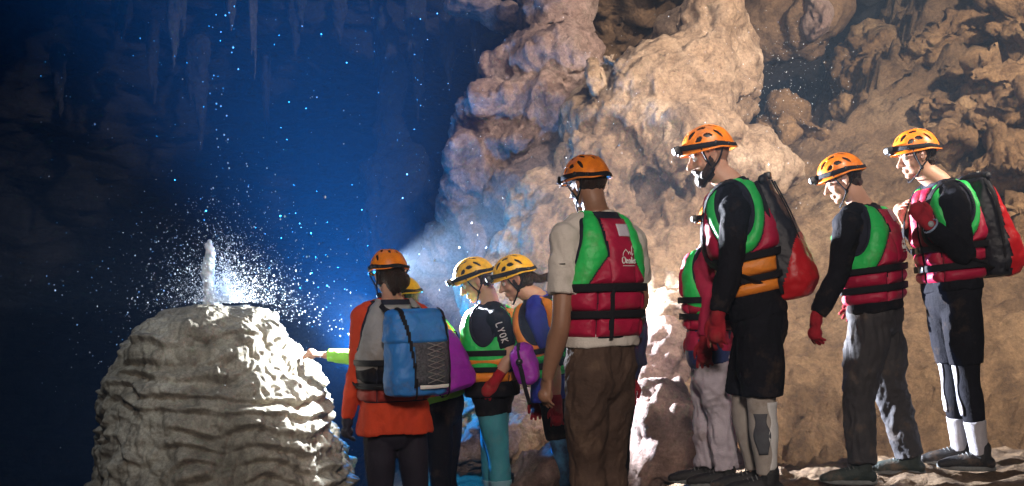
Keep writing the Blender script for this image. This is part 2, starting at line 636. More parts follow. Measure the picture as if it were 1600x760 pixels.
def drips(g):
    """the fringe of drips under the belly of the formation, and thin ribs below it"""
    from mathutils.bvhtree import BVHTree
    tree = BVHTree.FromPolygons(g.v, g.f)
    eye = Vector((0, 0, CZ))

    def hit(x, y):
        h = tree.ray_cast(eye, (Vector(P(x, y, 1.0)) - eye).normalized())
        return h[0].y if h[0] is not None else 8.4
    todo = []
    for row, (x0, x1, ya, yb, n) in enumerate([(900, 1085, 205, 262, 40), (930, 1075, 235, 285, 26), (1060, 1165, 70, 130, 22), (930, 1060, 110, 122, 16), (820, 900, 380, 430, 16)]):
        for i in range(n):
            t = i / (n - 1)
            x = x0 + (x1 - x0) * t + rd.uniform(-4, 4)
            y = ya + (yb - ya) * (math.sin(t * 5 + row) * .4 + .5) + rd.uniform(-8, 8)
            todo.append((x, y, hit(x, y), rd.uniform(16, 52), rd.uniform(.026, .052)))
    for x, y, dd, ln, r in todo:
        g.tube([P(x, y - 20, dd + .05), P(x, y, dd - .03), P(x + rd.uniform(-3, 3), y + ln * .6, dd - .06), P(x + rd.uniform(-4, 4), y + ln, dd - .05)], [r * 1.4, r * 1.3, r * .95, r * .5], 4, 8)
    ribs = [(930 + 165 * i / 27 + rd.uniform(-3, 3), rd.uniform(255, 275)) for i in range(28)]
    for x, y in ribs:
        r = rd.uniform(.03, .06)
        g.tube([P(x, y, hit(x, y) + .03), P(x + 2, y + 45, hit(x, y + 45)), P(x, y + 85, hit(x, y + 85) + .02)], [r, r * 1.2, r * .8], 4, 8)


o = rock('flowstone_formation', main, 0.026, ROCK_TAN, flow=0.07, rough=0.06, flute=0.045, seed=2.0, fr=1.3, sm=26, fine=0.024, warp=.42, extra=drips)
tag(o, 'huge tan flowstone mass with a rounded peak and dripping flutes behind the group', 'rock formation')

left = [
    (880, 40, 10.2, 60, 70, .6), (845, 110, 10.0, 90, 60, .6, 10), (900, 120, 9.9, 60, 80, .6), (780, 175, 9.8, 70, 42, .5, 12),
    (735, 195, 9.8, 32, 34, .35), (850, 200, 9.7, 70, 60, .6), (800, 240, 9.6, 60, 30, .5), (720, 250, 9.5, 30, 22, .3, -10),
    (760, 290, 9.8, 60, 50, .5), (730, 330, 10.0, 50, 50, .5), (820, 320, 9.6, 60, 60, .6), (705, 390, 10.4, 60, 60, .5),
    (770, 390, 10.0, 70, 70, .6), (690, 480, 10.6, 70, 80, .6), (850, 10, 10.4, 40, 40, .5),
    (740, 570, 10.4, 110, 110, .7),
]
o = rock('overhanging_rock', left, 0.033, ROCK_PINK, warp=.7, flow=0.09, rough=0.09, flute=0.04, seed=12.0, fr=1.3, sm=24, fine=0.03)
tag(o, 'lobed lilac rock bulging leftward into the blue mist above the yellow helmets', 'rock formation')

# roof rock and back wall at upper right
top = [
    (960, 0, 11.2, 120, 55, .8), (1040, -30, 11, 120, 60, .8), (930, 60, 11.3, 60, 40, .6), (1200, 30, 11.2, 75, 62, .6), (1160, -20, 11.2, 90, 50, .8),
    (1245, 45, 11.0, 42, 45, .5, 20), (1000, 40, 11.4, 50, 40, .5),
]
o = rock('hanging_rock', top, 0.04, rock_mat('limestone_umber', [(0.07, 0.042, 0.022), (0.18, 0.11, 0.06), (0.32, 0.21, 0.12)]), flow=0.16, rough=0.08, seed=31.0, fr=1.5)
tag(o, 'brown rock hanging from the roof above the dark cavity, right of the tan peak', 'rock formation')
o = rock('pale_rock_blade', [(1272, 0, 10.6, 14, 52, .22, -12), (1282, 30, 10.55, 12, 34, .18, -24), (1262, -30, 10.6, 26, 30, .3)], 0.02, ROCK_PINK, warp=.3, flow=0.03, rough=0.02, seed=37.0, fr=4)
tag(o, 'narrow pale blade of rock hanging at the top edge beside the dark cavity', 'rock formation')

wall = [
    (1240, 130, 15.2, 150, 110, .8), (1420, 20, 14.6, 150, 40, .8, 6), (1330, 60, 15.0, 90, 60, .7), (1180, 200, 15.2, 90, 60, .7), (1500, -10, 14.0, 120, 50, .8),
]
o = rock('cavity_wall', wall, 0.06, rock_mat('limestone_painted_shade', [(0.015, 0.011, 0.010), (0.035, 0.023, 0.018), (0.07, 0.045, 0.035)]), flow=0.2, rough=0.08, seed=44.0)  # very dark colours put the cavity's shade into the rock
tag(o, 'reddish rock at the back of the cavity at upper right, its shade painted dark', 'rock formation')

organ = [(1385, 95, 12.0, 85, 50, .5), (1342, 110, 12.0, 34, 50, .4), (1440, 110, 11.8, 60, 45, .45), (1375, 130, 11.7, 55, 50, .45)]
o = rock('fluted_flowstone', organ, 0.03, ROCK_BROWN, flow=0.10, rough=0.05, flute=0.16, seed=51.0, fr=1.6, fine=0.03)
tag(o, 'fluted curtain of brown flowstone on the back wall above the slope', 'rock formation')

slope = [
    (1590, 40, 10.6, 90, 60, .7, 20), (1500, 60, 11.0, 90, 34, .7, 20), (1570, 130, 10.0, 80, 40, .6, 8), (1600, 190, 9.6, 70, 34, .6, 5),
    (1520, 220, 9.4, 60, 18, .4, 6), (1600, 260, 9.0, 90, 26, .5, 5), (1470, 190, 10.0, 50, 20, .4, 12), (1640, 100, 10.2, 80, 60, .8), (1560, 330, 8.7, 60, 14, .4, 4),
]
o = rock('layered_rock', slope, 0.035, ROCK_BROWN, flow=0.08, rough=0.10, seed=61.0, fr=2.0, fine=0.03, layer=0.13)
tag(o, 'stacked layered ledges of sandy brown rock at the right edge above the last caver', 'rock formation')

# boulders on the slope
for k, (px, py, dd, hw, hh, rot, lab) in enumerate([
    (1222, 172, 10.4, 34, 20, -20, 'yellowish jagged boulder lying highest on the slope under the dark cavity'),
    (1310, 172, 11.0, 24, 15, 5, 'small reddish boulder beside the dark hole below the fluted curtain'),
    (1240, 205, 9.9, 20, 24, -35, 'dark split boulder just below the yellowish jagged boulder'),
    (1276, 200, 10.2, 26, 14, -25, 'flat brown boulder to the right of the dark split boulder'),
    (1192, 188, 10.6, 22, 16, 10, 'low boulder wedged against the right foot of the tan peak'),
]):
    o = rock('boulder', [(px, py, dd, hw, hh, .18, rot), (px + hw * .4, py + hh * .3, dd - .05, hw * .6, hh * .7, .15, rot)], 0.022, ROCK_BROWN, warp=.5, flow=0.06, rough=0.04, seed=70 + k * 3.0, fr=4, fine=0.02)
    tag(o, lab, 'boulder', 'boulders on the slope')
# rubble at the foot of the formation
for k, (px, py, dd, hw, hh, lab) in enumerate([
    (1030, 570, 7.5, 52, 62, 'smooth pinkish boulder standing right of the brown trousers'),
    (1040, 690, 7.1, 72, 90, 'big rounded pinkish boulder low behind the pale trousers'),
    (1110, 720, 7.3, 50, 60, 'brown boulder in shade behind the pale trousers'),
    (835, 640, 7.6, 50, 36, 'broken lilac boulder behind the hanging red glove'),
    (770, 690, 7.3, 60, 40, 'pale angular boulder behind the teal leggings'),
    (850, 735, 7.0, 60, 30, 'slanted pale slab at the bottom left of the brown trousers'),
    (735, 640, 7.8, 40, 30, 'small lilac boulder left of the teal leggings'),
]):
    o = rock('boulder', [(px, py, dd, hw, hh, .28, 15 * (k % 3) - 10), (px - hw * .4, py + hh * .4, dd, hw * .7, hh * .6, .25)], 0.022, ROCK_PINK, warp=.6, flow=0.05, rough=0.05, seed=90 + k * 3.0, fr=3, fine=0.018)
    tag(o, lab, 'boulder', 'boulders at the foot of the formation')

# ---- the wet mound with its little stalagmite
MD = 6.75
mc = P(330, 700, MD)
nu, nv = 520, 330
prof = [(478, 0), (479, .16), (482, .26), (489, .33), (500, .385), (514, .44), (535, .48), (562, .545), (600, .62), (660, .69), (750, .79), (860, .92)]
zs = np.array([CZ + (HOR - q[0]) / F * MD for q in prof])
rs = np.array([q[1] for q in prof])
t = np.linspace(0, 1, nv)
arc = np.concatenate([[0], np.cumsum(np.hypot(np.diff(rs), np.diff(zs)))])
arc /= arc[-1]
R = np.interp(t, arc, rs)
Z = np.interp(t, arc, zs)
for _ in range(12):
    R[1:-1] = (R[:-2] + 2 * R[1:-1] + R[2:]) / 4
    Z[1:-1] = (Z[:-2] + 2 * Z[1:-1] + Z[2:]) / 4
A = np.linspace(0, 2 * math.pi, nu, endpoint=False)
lf = np.where(np.cos(A) < 0, 0.83, 1.0)
G = np.stack([mc[0] + 0.06 * (0.9 - Z[:, None]) + R[:, None] * np.cos(A) * (1 + (lf - 1) * np.abs(np.cos(A))), mc[1] + R[:, None] * np.sin(A) * 0.95, Z[:, None] + 0 * A], -1)
N = -grid_normals(G)
if (N[150, 0, 0]) < 0:
    N = -N
q = G.reshape(-1, 3)
rr = np.repeat(smooth(0.02, 0.25, R), nu)
steep = np.repeat(smooth(0.15, 0.5, R), nu)
w = perlin(q * 2.2)[:] * 0.13 + perlin(q * 5.5 + 4) * 0.05
tz = (q[:, 2] + w) / 0.10
ter = (tz - np.floor(tz))
ter = (1 - ter) ** 1.1 * smooth(0.0, 0.30, ter) * 1.4          # ledges that bulge above and cut in below
ter = np.where(ter > 0, ter, 0)
tmod = 0.15 + 0.85 * smooth(-0.35, 0.3, perlin(q * 3.1 + 8))
d = 0.06 * fbm(q * 2.0, 3) * rr + 0.035 * steep * billow(q * np.array([2.6, 2.6, 3.4]) + 3, 2) + steep * 0.046 * tmod * ter
d += steep * 0.022 * billow(q * np.array([5.5, 5.5, 6.5]), 3, 0.42) + 0.003 * billow(q * 24, 2)
d += steep * 0.014 * billow(q * np.array([16, 16, 2.5]), 2)
q = q + N.reshape(-1, 3) * d[:, None]
o = link('wet_mound', grid_mesh(q.reshape(nv, nu, 3)), ROCK_MOUND)
tag(o, 'cream flowstone mound with scalloped ledges rising at lower left, lit on its right side', 'stalagmite mound')
g = Geo()
g.tube([P(329, 486, MD), P(328, 455, MD), P(325, 425, MD), P(328, 395, MD), P(327, 381, MD)], [.052, .036, .040, .030, .020], 8, 18)
g.ell(P(329, 482, MD), (.085, .08, .03))
me = remesh(g, 0.008, 3)
displace(me, lambda co, n: 0.010 * billow(co * np.array([16, 16, 24.0]), 3))
o = link('stalagmite', me, mat('wet_calcite', (0.82, 0.86, 0.88), 0.3, (0.6, 0.64, 0.66), 18, 0.4, 60, sub=0.5))
tag(o, 'small pale wet stalagmite standing on top of the mound in the spray', 'stalagmite')


# ---- stalactites far back
def stalactite(px, y0, y1, d, wpx, lab, grp, m=ROCK_DARK, n=3, seed=0):
    rnd = random.Random(seed)
    k = d / F
    g = Geo()
    for i in range(n):
        f = 1.0 if i == 0 else rnd.uniform(.35, .8)
        ox = 0 if i == 0 else rnd.uniform(-1.1, 1.1) * wpx
        h = (y1 - y0) * f
        w = wpx * k * (1 if i == 0 else rnd.uniform(.4, .8))
        dd = d + rnd.uniform(-.15, .15)
        g.tube([P(px + ox * .8, y0 - 40, dd), P(px + ox, y0 + h * .3, dd), P(px + ox + 2, y0 + h * .7, dd), P(px + ox + 1, y0 + h, dd)], [w * 1.3, w * .8, w * .42, w * .08], 8, 12)
    me = remesh(g, max(0.012, w * .12), 1)
    displace(me, lambda co, n: 0.22 * wpx * k * billow((co + seed) * np.array([6, 6, 4.0]), 3))
    return tag(link('stalactite', me, m), lab, 'stalactite', grp)


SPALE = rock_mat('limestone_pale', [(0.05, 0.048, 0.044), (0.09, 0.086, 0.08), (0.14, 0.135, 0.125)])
SG = 'stalactites hanging in the dark chamber'
for k, a in enumerate([
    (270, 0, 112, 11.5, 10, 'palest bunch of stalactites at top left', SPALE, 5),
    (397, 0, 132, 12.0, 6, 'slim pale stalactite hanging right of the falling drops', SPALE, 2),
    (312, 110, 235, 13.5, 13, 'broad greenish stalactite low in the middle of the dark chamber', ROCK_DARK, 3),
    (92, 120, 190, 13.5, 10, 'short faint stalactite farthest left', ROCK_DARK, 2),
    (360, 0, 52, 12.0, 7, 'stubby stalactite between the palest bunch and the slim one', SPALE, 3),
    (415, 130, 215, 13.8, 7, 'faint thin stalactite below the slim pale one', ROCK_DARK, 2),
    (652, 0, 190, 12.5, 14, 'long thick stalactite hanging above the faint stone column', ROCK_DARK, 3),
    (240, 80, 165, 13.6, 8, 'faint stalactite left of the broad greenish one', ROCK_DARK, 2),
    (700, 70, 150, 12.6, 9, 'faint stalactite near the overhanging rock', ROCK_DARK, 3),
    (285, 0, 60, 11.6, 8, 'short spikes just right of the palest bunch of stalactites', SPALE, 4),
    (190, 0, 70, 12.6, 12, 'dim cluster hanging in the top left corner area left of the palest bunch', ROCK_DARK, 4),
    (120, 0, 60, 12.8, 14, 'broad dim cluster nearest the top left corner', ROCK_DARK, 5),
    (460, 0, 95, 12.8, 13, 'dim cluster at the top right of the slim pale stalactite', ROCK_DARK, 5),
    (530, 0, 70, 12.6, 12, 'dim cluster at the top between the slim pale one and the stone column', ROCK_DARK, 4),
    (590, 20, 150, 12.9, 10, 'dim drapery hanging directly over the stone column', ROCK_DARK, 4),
    (745, 60, 135, 12.2, 8, 'thin dim stalactite under the jutting roof ledge', ROCK_DARK, 3),
]):
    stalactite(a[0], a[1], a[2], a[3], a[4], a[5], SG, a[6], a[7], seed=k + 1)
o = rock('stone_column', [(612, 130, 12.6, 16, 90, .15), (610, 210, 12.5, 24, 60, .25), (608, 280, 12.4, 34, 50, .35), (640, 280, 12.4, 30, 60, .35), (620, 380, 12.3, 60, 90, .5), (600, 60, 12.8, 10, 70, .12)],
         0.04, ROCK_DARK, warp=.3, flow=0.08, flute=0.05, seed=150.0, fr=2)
tag(o, 'faint tapering stone column in the blue dark left of the overhanging rock', 'column')
o = rock('roof_ledge', [(740, 15, 11.6, 50, 14, .4, -8), (785, 28, 11.4, 40, 15, .4, -4), (820, 35, 11.2, 30, 14, .4)], 0.035, ROCK_PINK, warp=.5, flow=0.06, seed=160.0, fr=3)
tag(o, 'thin brownish ledge jutting out at the top above the lilac lobes', 'rock formation')

# ---- spray and falling drops
rs_ = np.random.RandomState(3)
g = Geo()


def drop(p, r):
    a = rs_.uniform(0, 6.28)
    n0 = len(g.v)
    o = [(r, 0, 0), (-r, 0, 0), (0, r, 0), (0, -r, 0), (0, 0, r * 1.15), (0, 0, -r * 1.15)]
    for q in o:
        g.v.append((p[0] + q[0], p[1] + q[1], p[2] + q[2]))
    for f in ((0, 2, 4), (2, 1, 4), (1, 3, 4), (3, 0, 4), (2, 0, 5), (1, 2, 5), (3, 1, 5), (0, 3, 5)):
        g.f.append(tuple(n0 + i for i in f))


for i in range(11500):                   # splash round the stalagmite
    el = rs_.uniform(0.03, 1.45) ** 1.15
    az = rs_.uniform(0, 2 * math.pi)
    r = min(abs(rs_.normal(0, 0.42)), rs_.exponential(0.29)) + .01
    c = P(352, 476, MD)
    p = c + np.array([math.cos(az) * math.cos(el) * r * 1.45, math.sin(az) * math.cos(el) * r * .6, abs(math.sin(el)) * r * 1.15 + .01 - 0.9 * max(0, math.cos(el) * r * 1.45 - .28) ** 1.5])
    drop(p, 0.0007 + min(rs_.exponential(0.0010), .006))
for i in range(260):                    # loose droplets all through the blue chamber
    d_ = rs_.uniform(6.2, 8.2)
    drop(P(rs_.uniform(60, 760), rs_.uniform(20, 480) ** 1.0, d_), 0.0012 + rs_.exponential(0.0011))
for i in range(330):
    d_ = rs_.uniform(6.8, 7.8)
    drop(P(rs_.normal(330, 170), 470 - abs(rs_.normal(0, 90)) + rs_.uniform(-20, 130), d_), 0.0012 + rs_.exponential(0.0012))
for i in range(260):                    # fine spray drifting before the rock
    drop(P(rs_.normal(1215, 60), rs_.normal(130, 50), rs_.uniform(8.6, 9.2)), 0.0014 + rs_.exponential(0.0008))
for i in range(240):
    drop(P(rs_.uniform(640, 1320), rs_.uniform(10, 330), rs_.uniform(7.0, 7.9)), 0.0009 + rs_.exponential(0.0006))
for (x, y, r) in [(352, 24, 4), (358, 20, 3), (366, 10, 3), (345, 50, 3), (364, 74, 5), (362, 82, 3), (372, 108, 4), (334, 118, 3), (317, 128, 2), (328, 146, 3), (338, 162, 4),
                  (345, 166, 4), (354, 181, 4), (338, 203, 3), (350, 211, 4), (356, 218, 4), (341, 230, 3), (356, 255, 4), (358, 263, 4), (385, 256, 3), (333, 294, 4), (388, 292, 3), (386, 300, 3),
                  (148, 194, 5), (495, 152, 3), (537, 173, 3), (508, 308, 5), (430, 273, 3), (417, 263, 3), (537, 225, 3), (229, 219, 2), (472, 41, 3), (219, 60, 3)]:
    drop(P(x, y, MD + .1), 0.0016 * r)
wet = mat('water_drops', (0.85, 0.93, 1.0), 0.15, (0.85, 0.93, 1.0), spec=0.8)
o = link('water_spray', g.mesh(), wet, smoothed=False)
o['kind'] = 'stuff'
o['label'] = 'bright spray of water droplets bursting round the small stalagmite and drifting in the dark'

# ---- the air
g = Geo()
g.box((0.5, 5.5, 2.2), (22, 20, 9.2))
hm = bpy.data.materials.new('haze_air')
hm.use_nodes = True
hm.node_tree.nodes.remove(hm.node_tree.nodes['Principled BSDF'])
pv = hm.node_tree.nodes.new('ShaderNodeVolumePrincipled')
pv.inputs['Color'].default_value = (0.55, 0.75, 1.0, 1)
pv.inputs['Density'].default_value = 0.0045
pv.inputs['Anisotropy'].default_value = 0.0
hm.node_tree.links.new(pv.outputs['Volume'], hm.node_tree.nodes['Material Output'].inputs['Volume'])
o = link('haze', g.mesh(), hm, smoothed=False)
o['kind'] = 'stuff'

# ================================================================== people
UP = np.array([0, 0, 1.0])
SKIN = mat('skin', (0.52, 0.30, 0.21), 0.5, (0.46, 0.25, 0.17), 12, 0.15, 90, sub=0.12)
SKIN_D = mat('skin_tanned', (0.30, 0.16, 0.10), 0.5, (0.25, 0.13, 0.08), 12, 0.15, 90, sub=0.1)
HAIR = mat('hair', (0.035, 0.018, 0.012), 0.45, (0.012, 0.007, 0.005), 40, 0.9, 160, stretch=(1, 1, .2), dist=.02)
BLACK = mat('black_cloth', (0.009, 0.009, 0.014), 0.85, (0.006, 0.006, 0.009), 8, 0.5, 120, spec=0.15, mud=0.22)
BLACKP = mat('black_plastic', (0.014, 0.014, 0.016), 0.35, (0.010, 0.010, 0.010), 20, 0.05, 90)
NAVY = mat('navy_lining', (0.020, 0.022, 0.040), 0.7, (0.012, 0.013, 0.022), 9, 0.5, 140, spec=0.2)
WEB = mat('webbing', (0.014, 0.013, 0.018), 0.6, (0.008, 0.008, 0.010), 200, 0.6, 300, spec=0.2)
RED = mat('crimson_nylon', (0.46, 0.008, 0.055), 0.5, (0.33, 0.006, 0.040), 7, 0.35, 60, mud=0.45)
GREEN = mat('green_nylon', (0.025, 0.60, 0.12), 0.45, (0.018, 0.46, 0.09), 7, 0.35, 60, mud=0.4)
ORANGE = mat('orange_nylon', (0.85, 0.27, 0.03), 0.45, (0.68, 0.20, 0.02), 7, 0.35, 60, mud=0.45)
GREY = mat('grey_nylon', (0.30, 0.29, 0.28), 0.6, (0.22, 0.21, 0.21), 7, 0.35, 60, mud=0.5)
H_OR = mat('orange_shell', (0.90, 0.25, 0.010), 0.38, (0.62, 0.15, 0.010), 22, 0.12, 90, coat=0.2, mud=0.55)
H_YE = mat('yellow_shell', (0.92, 0.52, 0.02), 0.38, (0.66, 0.34, 0.02), 22, 0.12, 90, coat=0.2, mud=0.45)
WHITE = mat('white_print', (0.75, 0.75, 0.72), 0.6, (0.66, 0.66, 0.64), 20)
PATCH = mat('white_patch', (0.62, 0.60, 0.66), 0.6, (0.5, 0.48, 0.55), 20)
RGLOVE = mat('red_glove', (0.42, 0.010, 0.025), 0.8, (0.26, 0.006, 0.016), 14, 0.8, 150, mud=0.5)
EYEW = mat('eye', (0.55, 0.53, 0.5), 0.2)
LENS = mat('lamp_lens', (0.8, 0.85, 0.9), 0.1, emit=(0.8, 0.9, 1.0), estr=2.5)
LENS_OFF = mat('lamp_lens_off', (0.35, 0.38, 0.4), 0.08)
SHOE = mat('black_shoe', (0.02, 0.02, 0.022), 0.55, (0.012, 0.012, 0.014), 20, 0.6, 80, mud=0.8)
SOLE = mat('rubber_sole', (0.20, 0.22, 0.22), 0.7, (0.1, 0.1, 0.1), 20, 0.5, 80)
GRN_SHOE = mat('green_grey_shoe', (0.035, 0.05, 0.045), 0.6, (0.02, 0.03, 0.028), 14, 0.6, 80, mud=0.8)


class Fr:
    """frame of a person: lateral (to the person's right), forward, up, torso from pelvis to neck"""
    pass


def frame(pel, neck, yaw, s):
    f = Fr()
    f.pel, f.neck, f.s = pel, neck, s
    f.up = unit(neck - pel)
    a = math.radians(yaw)
    fw = np.array([-math.sin(a), math.cos(a), 0])
    f.lat = unit(np.cross(fw, f.up))
    f.fwd = unit(np.cross(f.up, f.lat))
    f.L = np.linalg.norm(neck - pel)
    return f


def torso_grid(f, st, nu=120, nv=90, n=2.6, bow=0.025):
    """st: (t, half width, half depth, forward shift)"""
    st = np.array(st)
    V = np.linspace(st[0, 0], st[-1, 0], nv)

    def itp(c):                                             # smooth interpolation
        y = np.interp(V, st[:, 0], st[:, c])
        for _ in range(3):
            y[1:-1] = (y[:-2] + 2 * y[1:-1] + y[2:]) / 4
        return y
    a, b, o = itp(1) * f.s, itp(2) * f.s, itp(3) * f.s
    U = np.linspace(0, 2 * math.pi, nu, endpoint=False)
    cu, su = np.cos(U), np.sin(U)
    cx = np.sign(cu) * np.abs(cu) ** (2 / n)
    sy = np.sign(su) * np.abs(su) ** (2 / n)
    lx = a[:, None] * cx
    ly = b[:, None] * sy + o[:, None] - bow * math.sin(1) * np.sin(np.clip(V, 0, 1) * math.pi)[:, None] * 0.6
    lz = (V * f.L)[:, None] + 0 * U
    G = f.pel + lx[..., None] * f.lat + ly[..., None] * f.fwd + lz[..., None] * f.up
    N = grid_normals(G)
    c = G.mean(axis=1, keepdims=True)
    if ((G - c) * N)[nv // 2].sum() < 0:
        N = -N
    return G, N, lx, ly, lz, V, a, b, n


def surf(T, f, x, z, back=True, off=0.0):
    """point on the back (or front) of a torso grid at lateral x, height z above the pelvis"""
    G, N, lx, ly, lz, V, a, b, n = T
    v = np.clip((z / f.L - V[0]) / (V[-1] - V[0]) * (len(V) - 1), 0, len(V) - 1.001)
    i = int(v)
    av = a[i] + (a[i + 1] - a[i]) * (v - i)
    c = np.clip(abs(x) / av, 0, 1) ** (n / 2)
    u = math.acos(c)
    if x < 0:
        u = math.pi - u
    if back:
        u = 2 * math.pi - u
    k = (u / (2 * math.pi) * G.shape[1]) % G.shape[1]
    j = int(k)
    fr, fv = k - j, v - i
    j2 = (j + 1) % G.shape[1]
    g = (G[i, j] * (1 - fr) + G[i, j2] * fr) * (1 - fv) + (G[i + 1, j] * (1 - fr) + G[i + 1, j2] * fr) * fv
    return g + N[i, j] * off


def hand(g, W, D, Np, side, s=1.0, curl=0.5, infl=0.0, spread=1.0):
    """a hand: W wrist, D towards the fingers, Np where the palm faces, side +1 / -1 thumb side"""
    D = unit(D)
    Np = unit(np.asarray(Np) - D * np.dot(Np, D))
    S = np.cross(D, Np) * side
    q = [W - D * .01, W + D * .035 * s, W + D * .075 * s, W + D * .092 * s]
    g.tube(q, [(.026 + infl) * s, (.037 + infl) * s, (.042 + infl) * s, (.038 + infl) * s], 4, 14, ratio=.42, ref=S)
    for k, (o, ln, r) in enumerate([(.030, .070, .0088), (.010, .078, .0092), (-.011, .073, .0088), (-.030, .057, .0078)]):
        p = W + D * .086 * s + S * o * s
        d = unit(D + S * o * 4 * spread)
        pts, rr = [p], [(r + infl) * s]
        a = curl * (0.55 + 0.12 * k)
        for j, fr in enumerate((.45, .32, .25)):
            d = unit(d * math.cos(a) + Np * math.sin(a))
            p = p + d * ln * fr * s
            pts.append(p)
            rr.append((r * (1 - .07 * (j + 1)) + infl) * s)
            Np2 = unit(Np - d * np.dot(Np, d))
            d = unit(d * math.cos(a * .8) + Np2 * math.sin(a * .8))
        g.tube(pts, rr, 3, 8)
    t0 = W + D * .022 * s + S * .026 * s
    t1 = t0 + unit(D * .7 + S * .62 + Np * .25) * .040 * s
    t2 = t1 + unit(D * .9 + S * .18 + Np * .35) * .032 * s
    t3 = t2 + unit(D * .95 + S * -.05 + Np * .45) * .026 * s
    g.tube([t0, t1, t2, t3], [(.014 + infl) * s, (.0115 + infl) * s, (.0100 + infl) * s, (.0085 + infl) * s], 3, 8)


def head_frame(yaw, pitch, roll=0.0):
    a, p = math.radians(yaw), math.radians(pitch)
    fh = np.array([-math.sin(a), math.cos(a), 0])
    fw = fh * math.cos(p) - UP * math.sin(p)
    r = unit(np.cross(fh, UP))
    u = np.cross(r, fw)
    q = math.radians(roll)
    r, u = r * math.cos(q) + u * math.sin(q), u * math.cos(q) - r * math.sin(q)
    return r, fw, u


def helmet(parent, hc, H, m, s=1.0, lens=LENS, lamp_ang=0.0, lift=0.0):
    r, fw, u = H
    ax = np.array([r, fw, u])

    def W(x, y, z):
        return hc + (r * x + fw * y + u * z) * s
    nu, nv = 168, 60
    A = np.linspace(0, 2 * math.pi, nu, endpoint=False)
    T = np.linspace(0, 1, nv)
    AA, TT = np.meshgrid(A, T)
    th = TT * math.pi / 2
    cz = np.cos(th) ** 0.82
    rim = 0.010 * np.exp(-(TT / 0.05) ** 2)
    X = (0.106 * cz + rim) * np.cos(AA) * (1 - .05 * np.sin(AA))
    Y = (0.129 * cz + rim * (1 + .3 * (np.sin(AA) > 0))) * np.sin(AA) - 0.006
    low = -0.018 * smooth(-0.2, -0.9, np.sin(AA)) * (1 - TT) - 0.010 * np.abs(np.cos(AA)) * (1 - TT)
    ridge = 0.0035 * (smooth(.25, .3, np.abs(X) / .1) - smooth(.62, .68, np.abs(X) / .1)) * smooth(.3, .5, TT)
    Z = 0.036 + 0.120 * np.sin(th) ** 0.95 + low + ridge + lift
    G = W(0, 0, 0) + (X[..., None] * r + Y[..., None] * fw + Z[..., None] * u) * s
    # vent slots: three rows a side, leaning back
    keep = np.ones_like(X)
    for sx in (-1, 1):
        for (x, y, lx, ly) in ((.050, .070, .011, .024), (.056, .018, .011, .026), (.050, -.040, .012, .026), (.083, .050, .008, .020), (.090, .002, .008, .022), (.083, -.050, .008, .022), (.020, -.085, .011, .017), (.018, .092, .009, .014)):
            xx = sx * X - x - (Y - y) * -.18
            e = (xx / lx / .62) ** 2 + ((Y - y) / ly / .78) ** 2
            keep = np.minimum(keep, np.where(TT > .24, e - 1, 1))
    sh = grid_mesh(G, 'helmet', keep=keep > 0)
    # close the crown
    sh = apply_mods(sh, [('SOLIDIFY', dict(thickness=.004 * s, offset=-1)), ])
    o = link('helmet', sh, m, parent)
    lin = Geo()
    R = []
    for tt in np.linspace(0.02, 0.98, 16):
        c = math.cos(tt * math.pi / 2) ** .85
        R.append([W(.099 * c * math.cos(a), .125 * c * math.sin(a) - .006, .034 + .110 * math.sin(tt * math.pi / 2) + lift) for a in np.linspace(0, 2 * math.pi, 40, endpoint=False)])
    lin.rings(R)
    link('helmet_lining', lin.mesh(), BLACKP, o)
    # lamp strap
    R = []
    for (zz, off) in ((.046, .001), (.048, .0045), (.070, .0045), (.072, .001)):
        c = math.cos(math.asin(min(1, max(0, (zz - .036) / .120)))) ** .82
        R.append([W((.110 * c + off) * math.cos(a), (.136 * c + off) * math.sin(a) - .006, zz - .018 * float(smooth(-.2, -.9, math.sin(a))) - .010 * abs(math.cos(a)) + lift + .012 * math.sin(a)) for a in np.linspace(0, 2 * math.pi, 64, endpoint=False)])
    g = Geo()
    g.rings(R, cap=False)
    link('lamp_strap', g.mesh(), WEB, o)
    for sx in (-1, 1):
        for q, rr in ((W(sx * .106, -.025, .052 + lift), .012), (W(sx * .088, -.088, .036 + lift), .010)):
            g = Geo()
            g.ell(q, (.007 * s, rr * s, rr * s), ax)
            link('strap_clip', g.mesh(), BLACKP, o)
    c = W(0, .148, .066 + lift)
    a = math.radians(lamp_ang)
    d1, u1 = fw * math.cos(a) - u * math.sin(a), u * math.cos(a) + fw * math.sin(a)
    ax2 = np.array([r, d1, u1])
    g = Geo()
    g.box(c, np.array((.032, .016, .020)) * s, ax2)
    g.box(c - u1 * .018 * s - d1 * .010 * s, np.array((.024, .012, .012)) * s, ax2)
    me = bevelled(g, .006 * s, 3)
    link('headlamp', me, BLACKP, o)
    g = Geo()
    g.ell(c + d1 * .016 * s, np.array((.021, .006, .014)) * s, ax2)
    link('lamp_lens', g.mesh(), lens, o)
    g = Geo()
    for sx in (-1, 1):
        J = W(sx * .074, .012, -.062)
        g.tube([W(sx * .100, .050, .040), W(sx * .088, .035, -.01), J], [.0045 * s] * 3, 5, 6, ends=False)
        g.tube([W(sx * .098, -.055, .030), W(sx * .086, -.03, -.02), J], [.0045 * s] * 3, 5, 6, ends=False)
        g.tube([J, W(sx * .058, .040, -.098), W(sx * .02, .066, -.126)], [.0045 * s] * 3, 5, 6, ends=False)
        g.ell(J, (.006 * s, .010 * s, .012 * s), ax)
    g.tube([W(-.02, .066, -.126), W(0, .07, -.128), W(.02, .066, -.126)], [.0045 * s] * 3, 4, 6)
    link('chin_strap', g.mesh(), WEB, o)
    return o


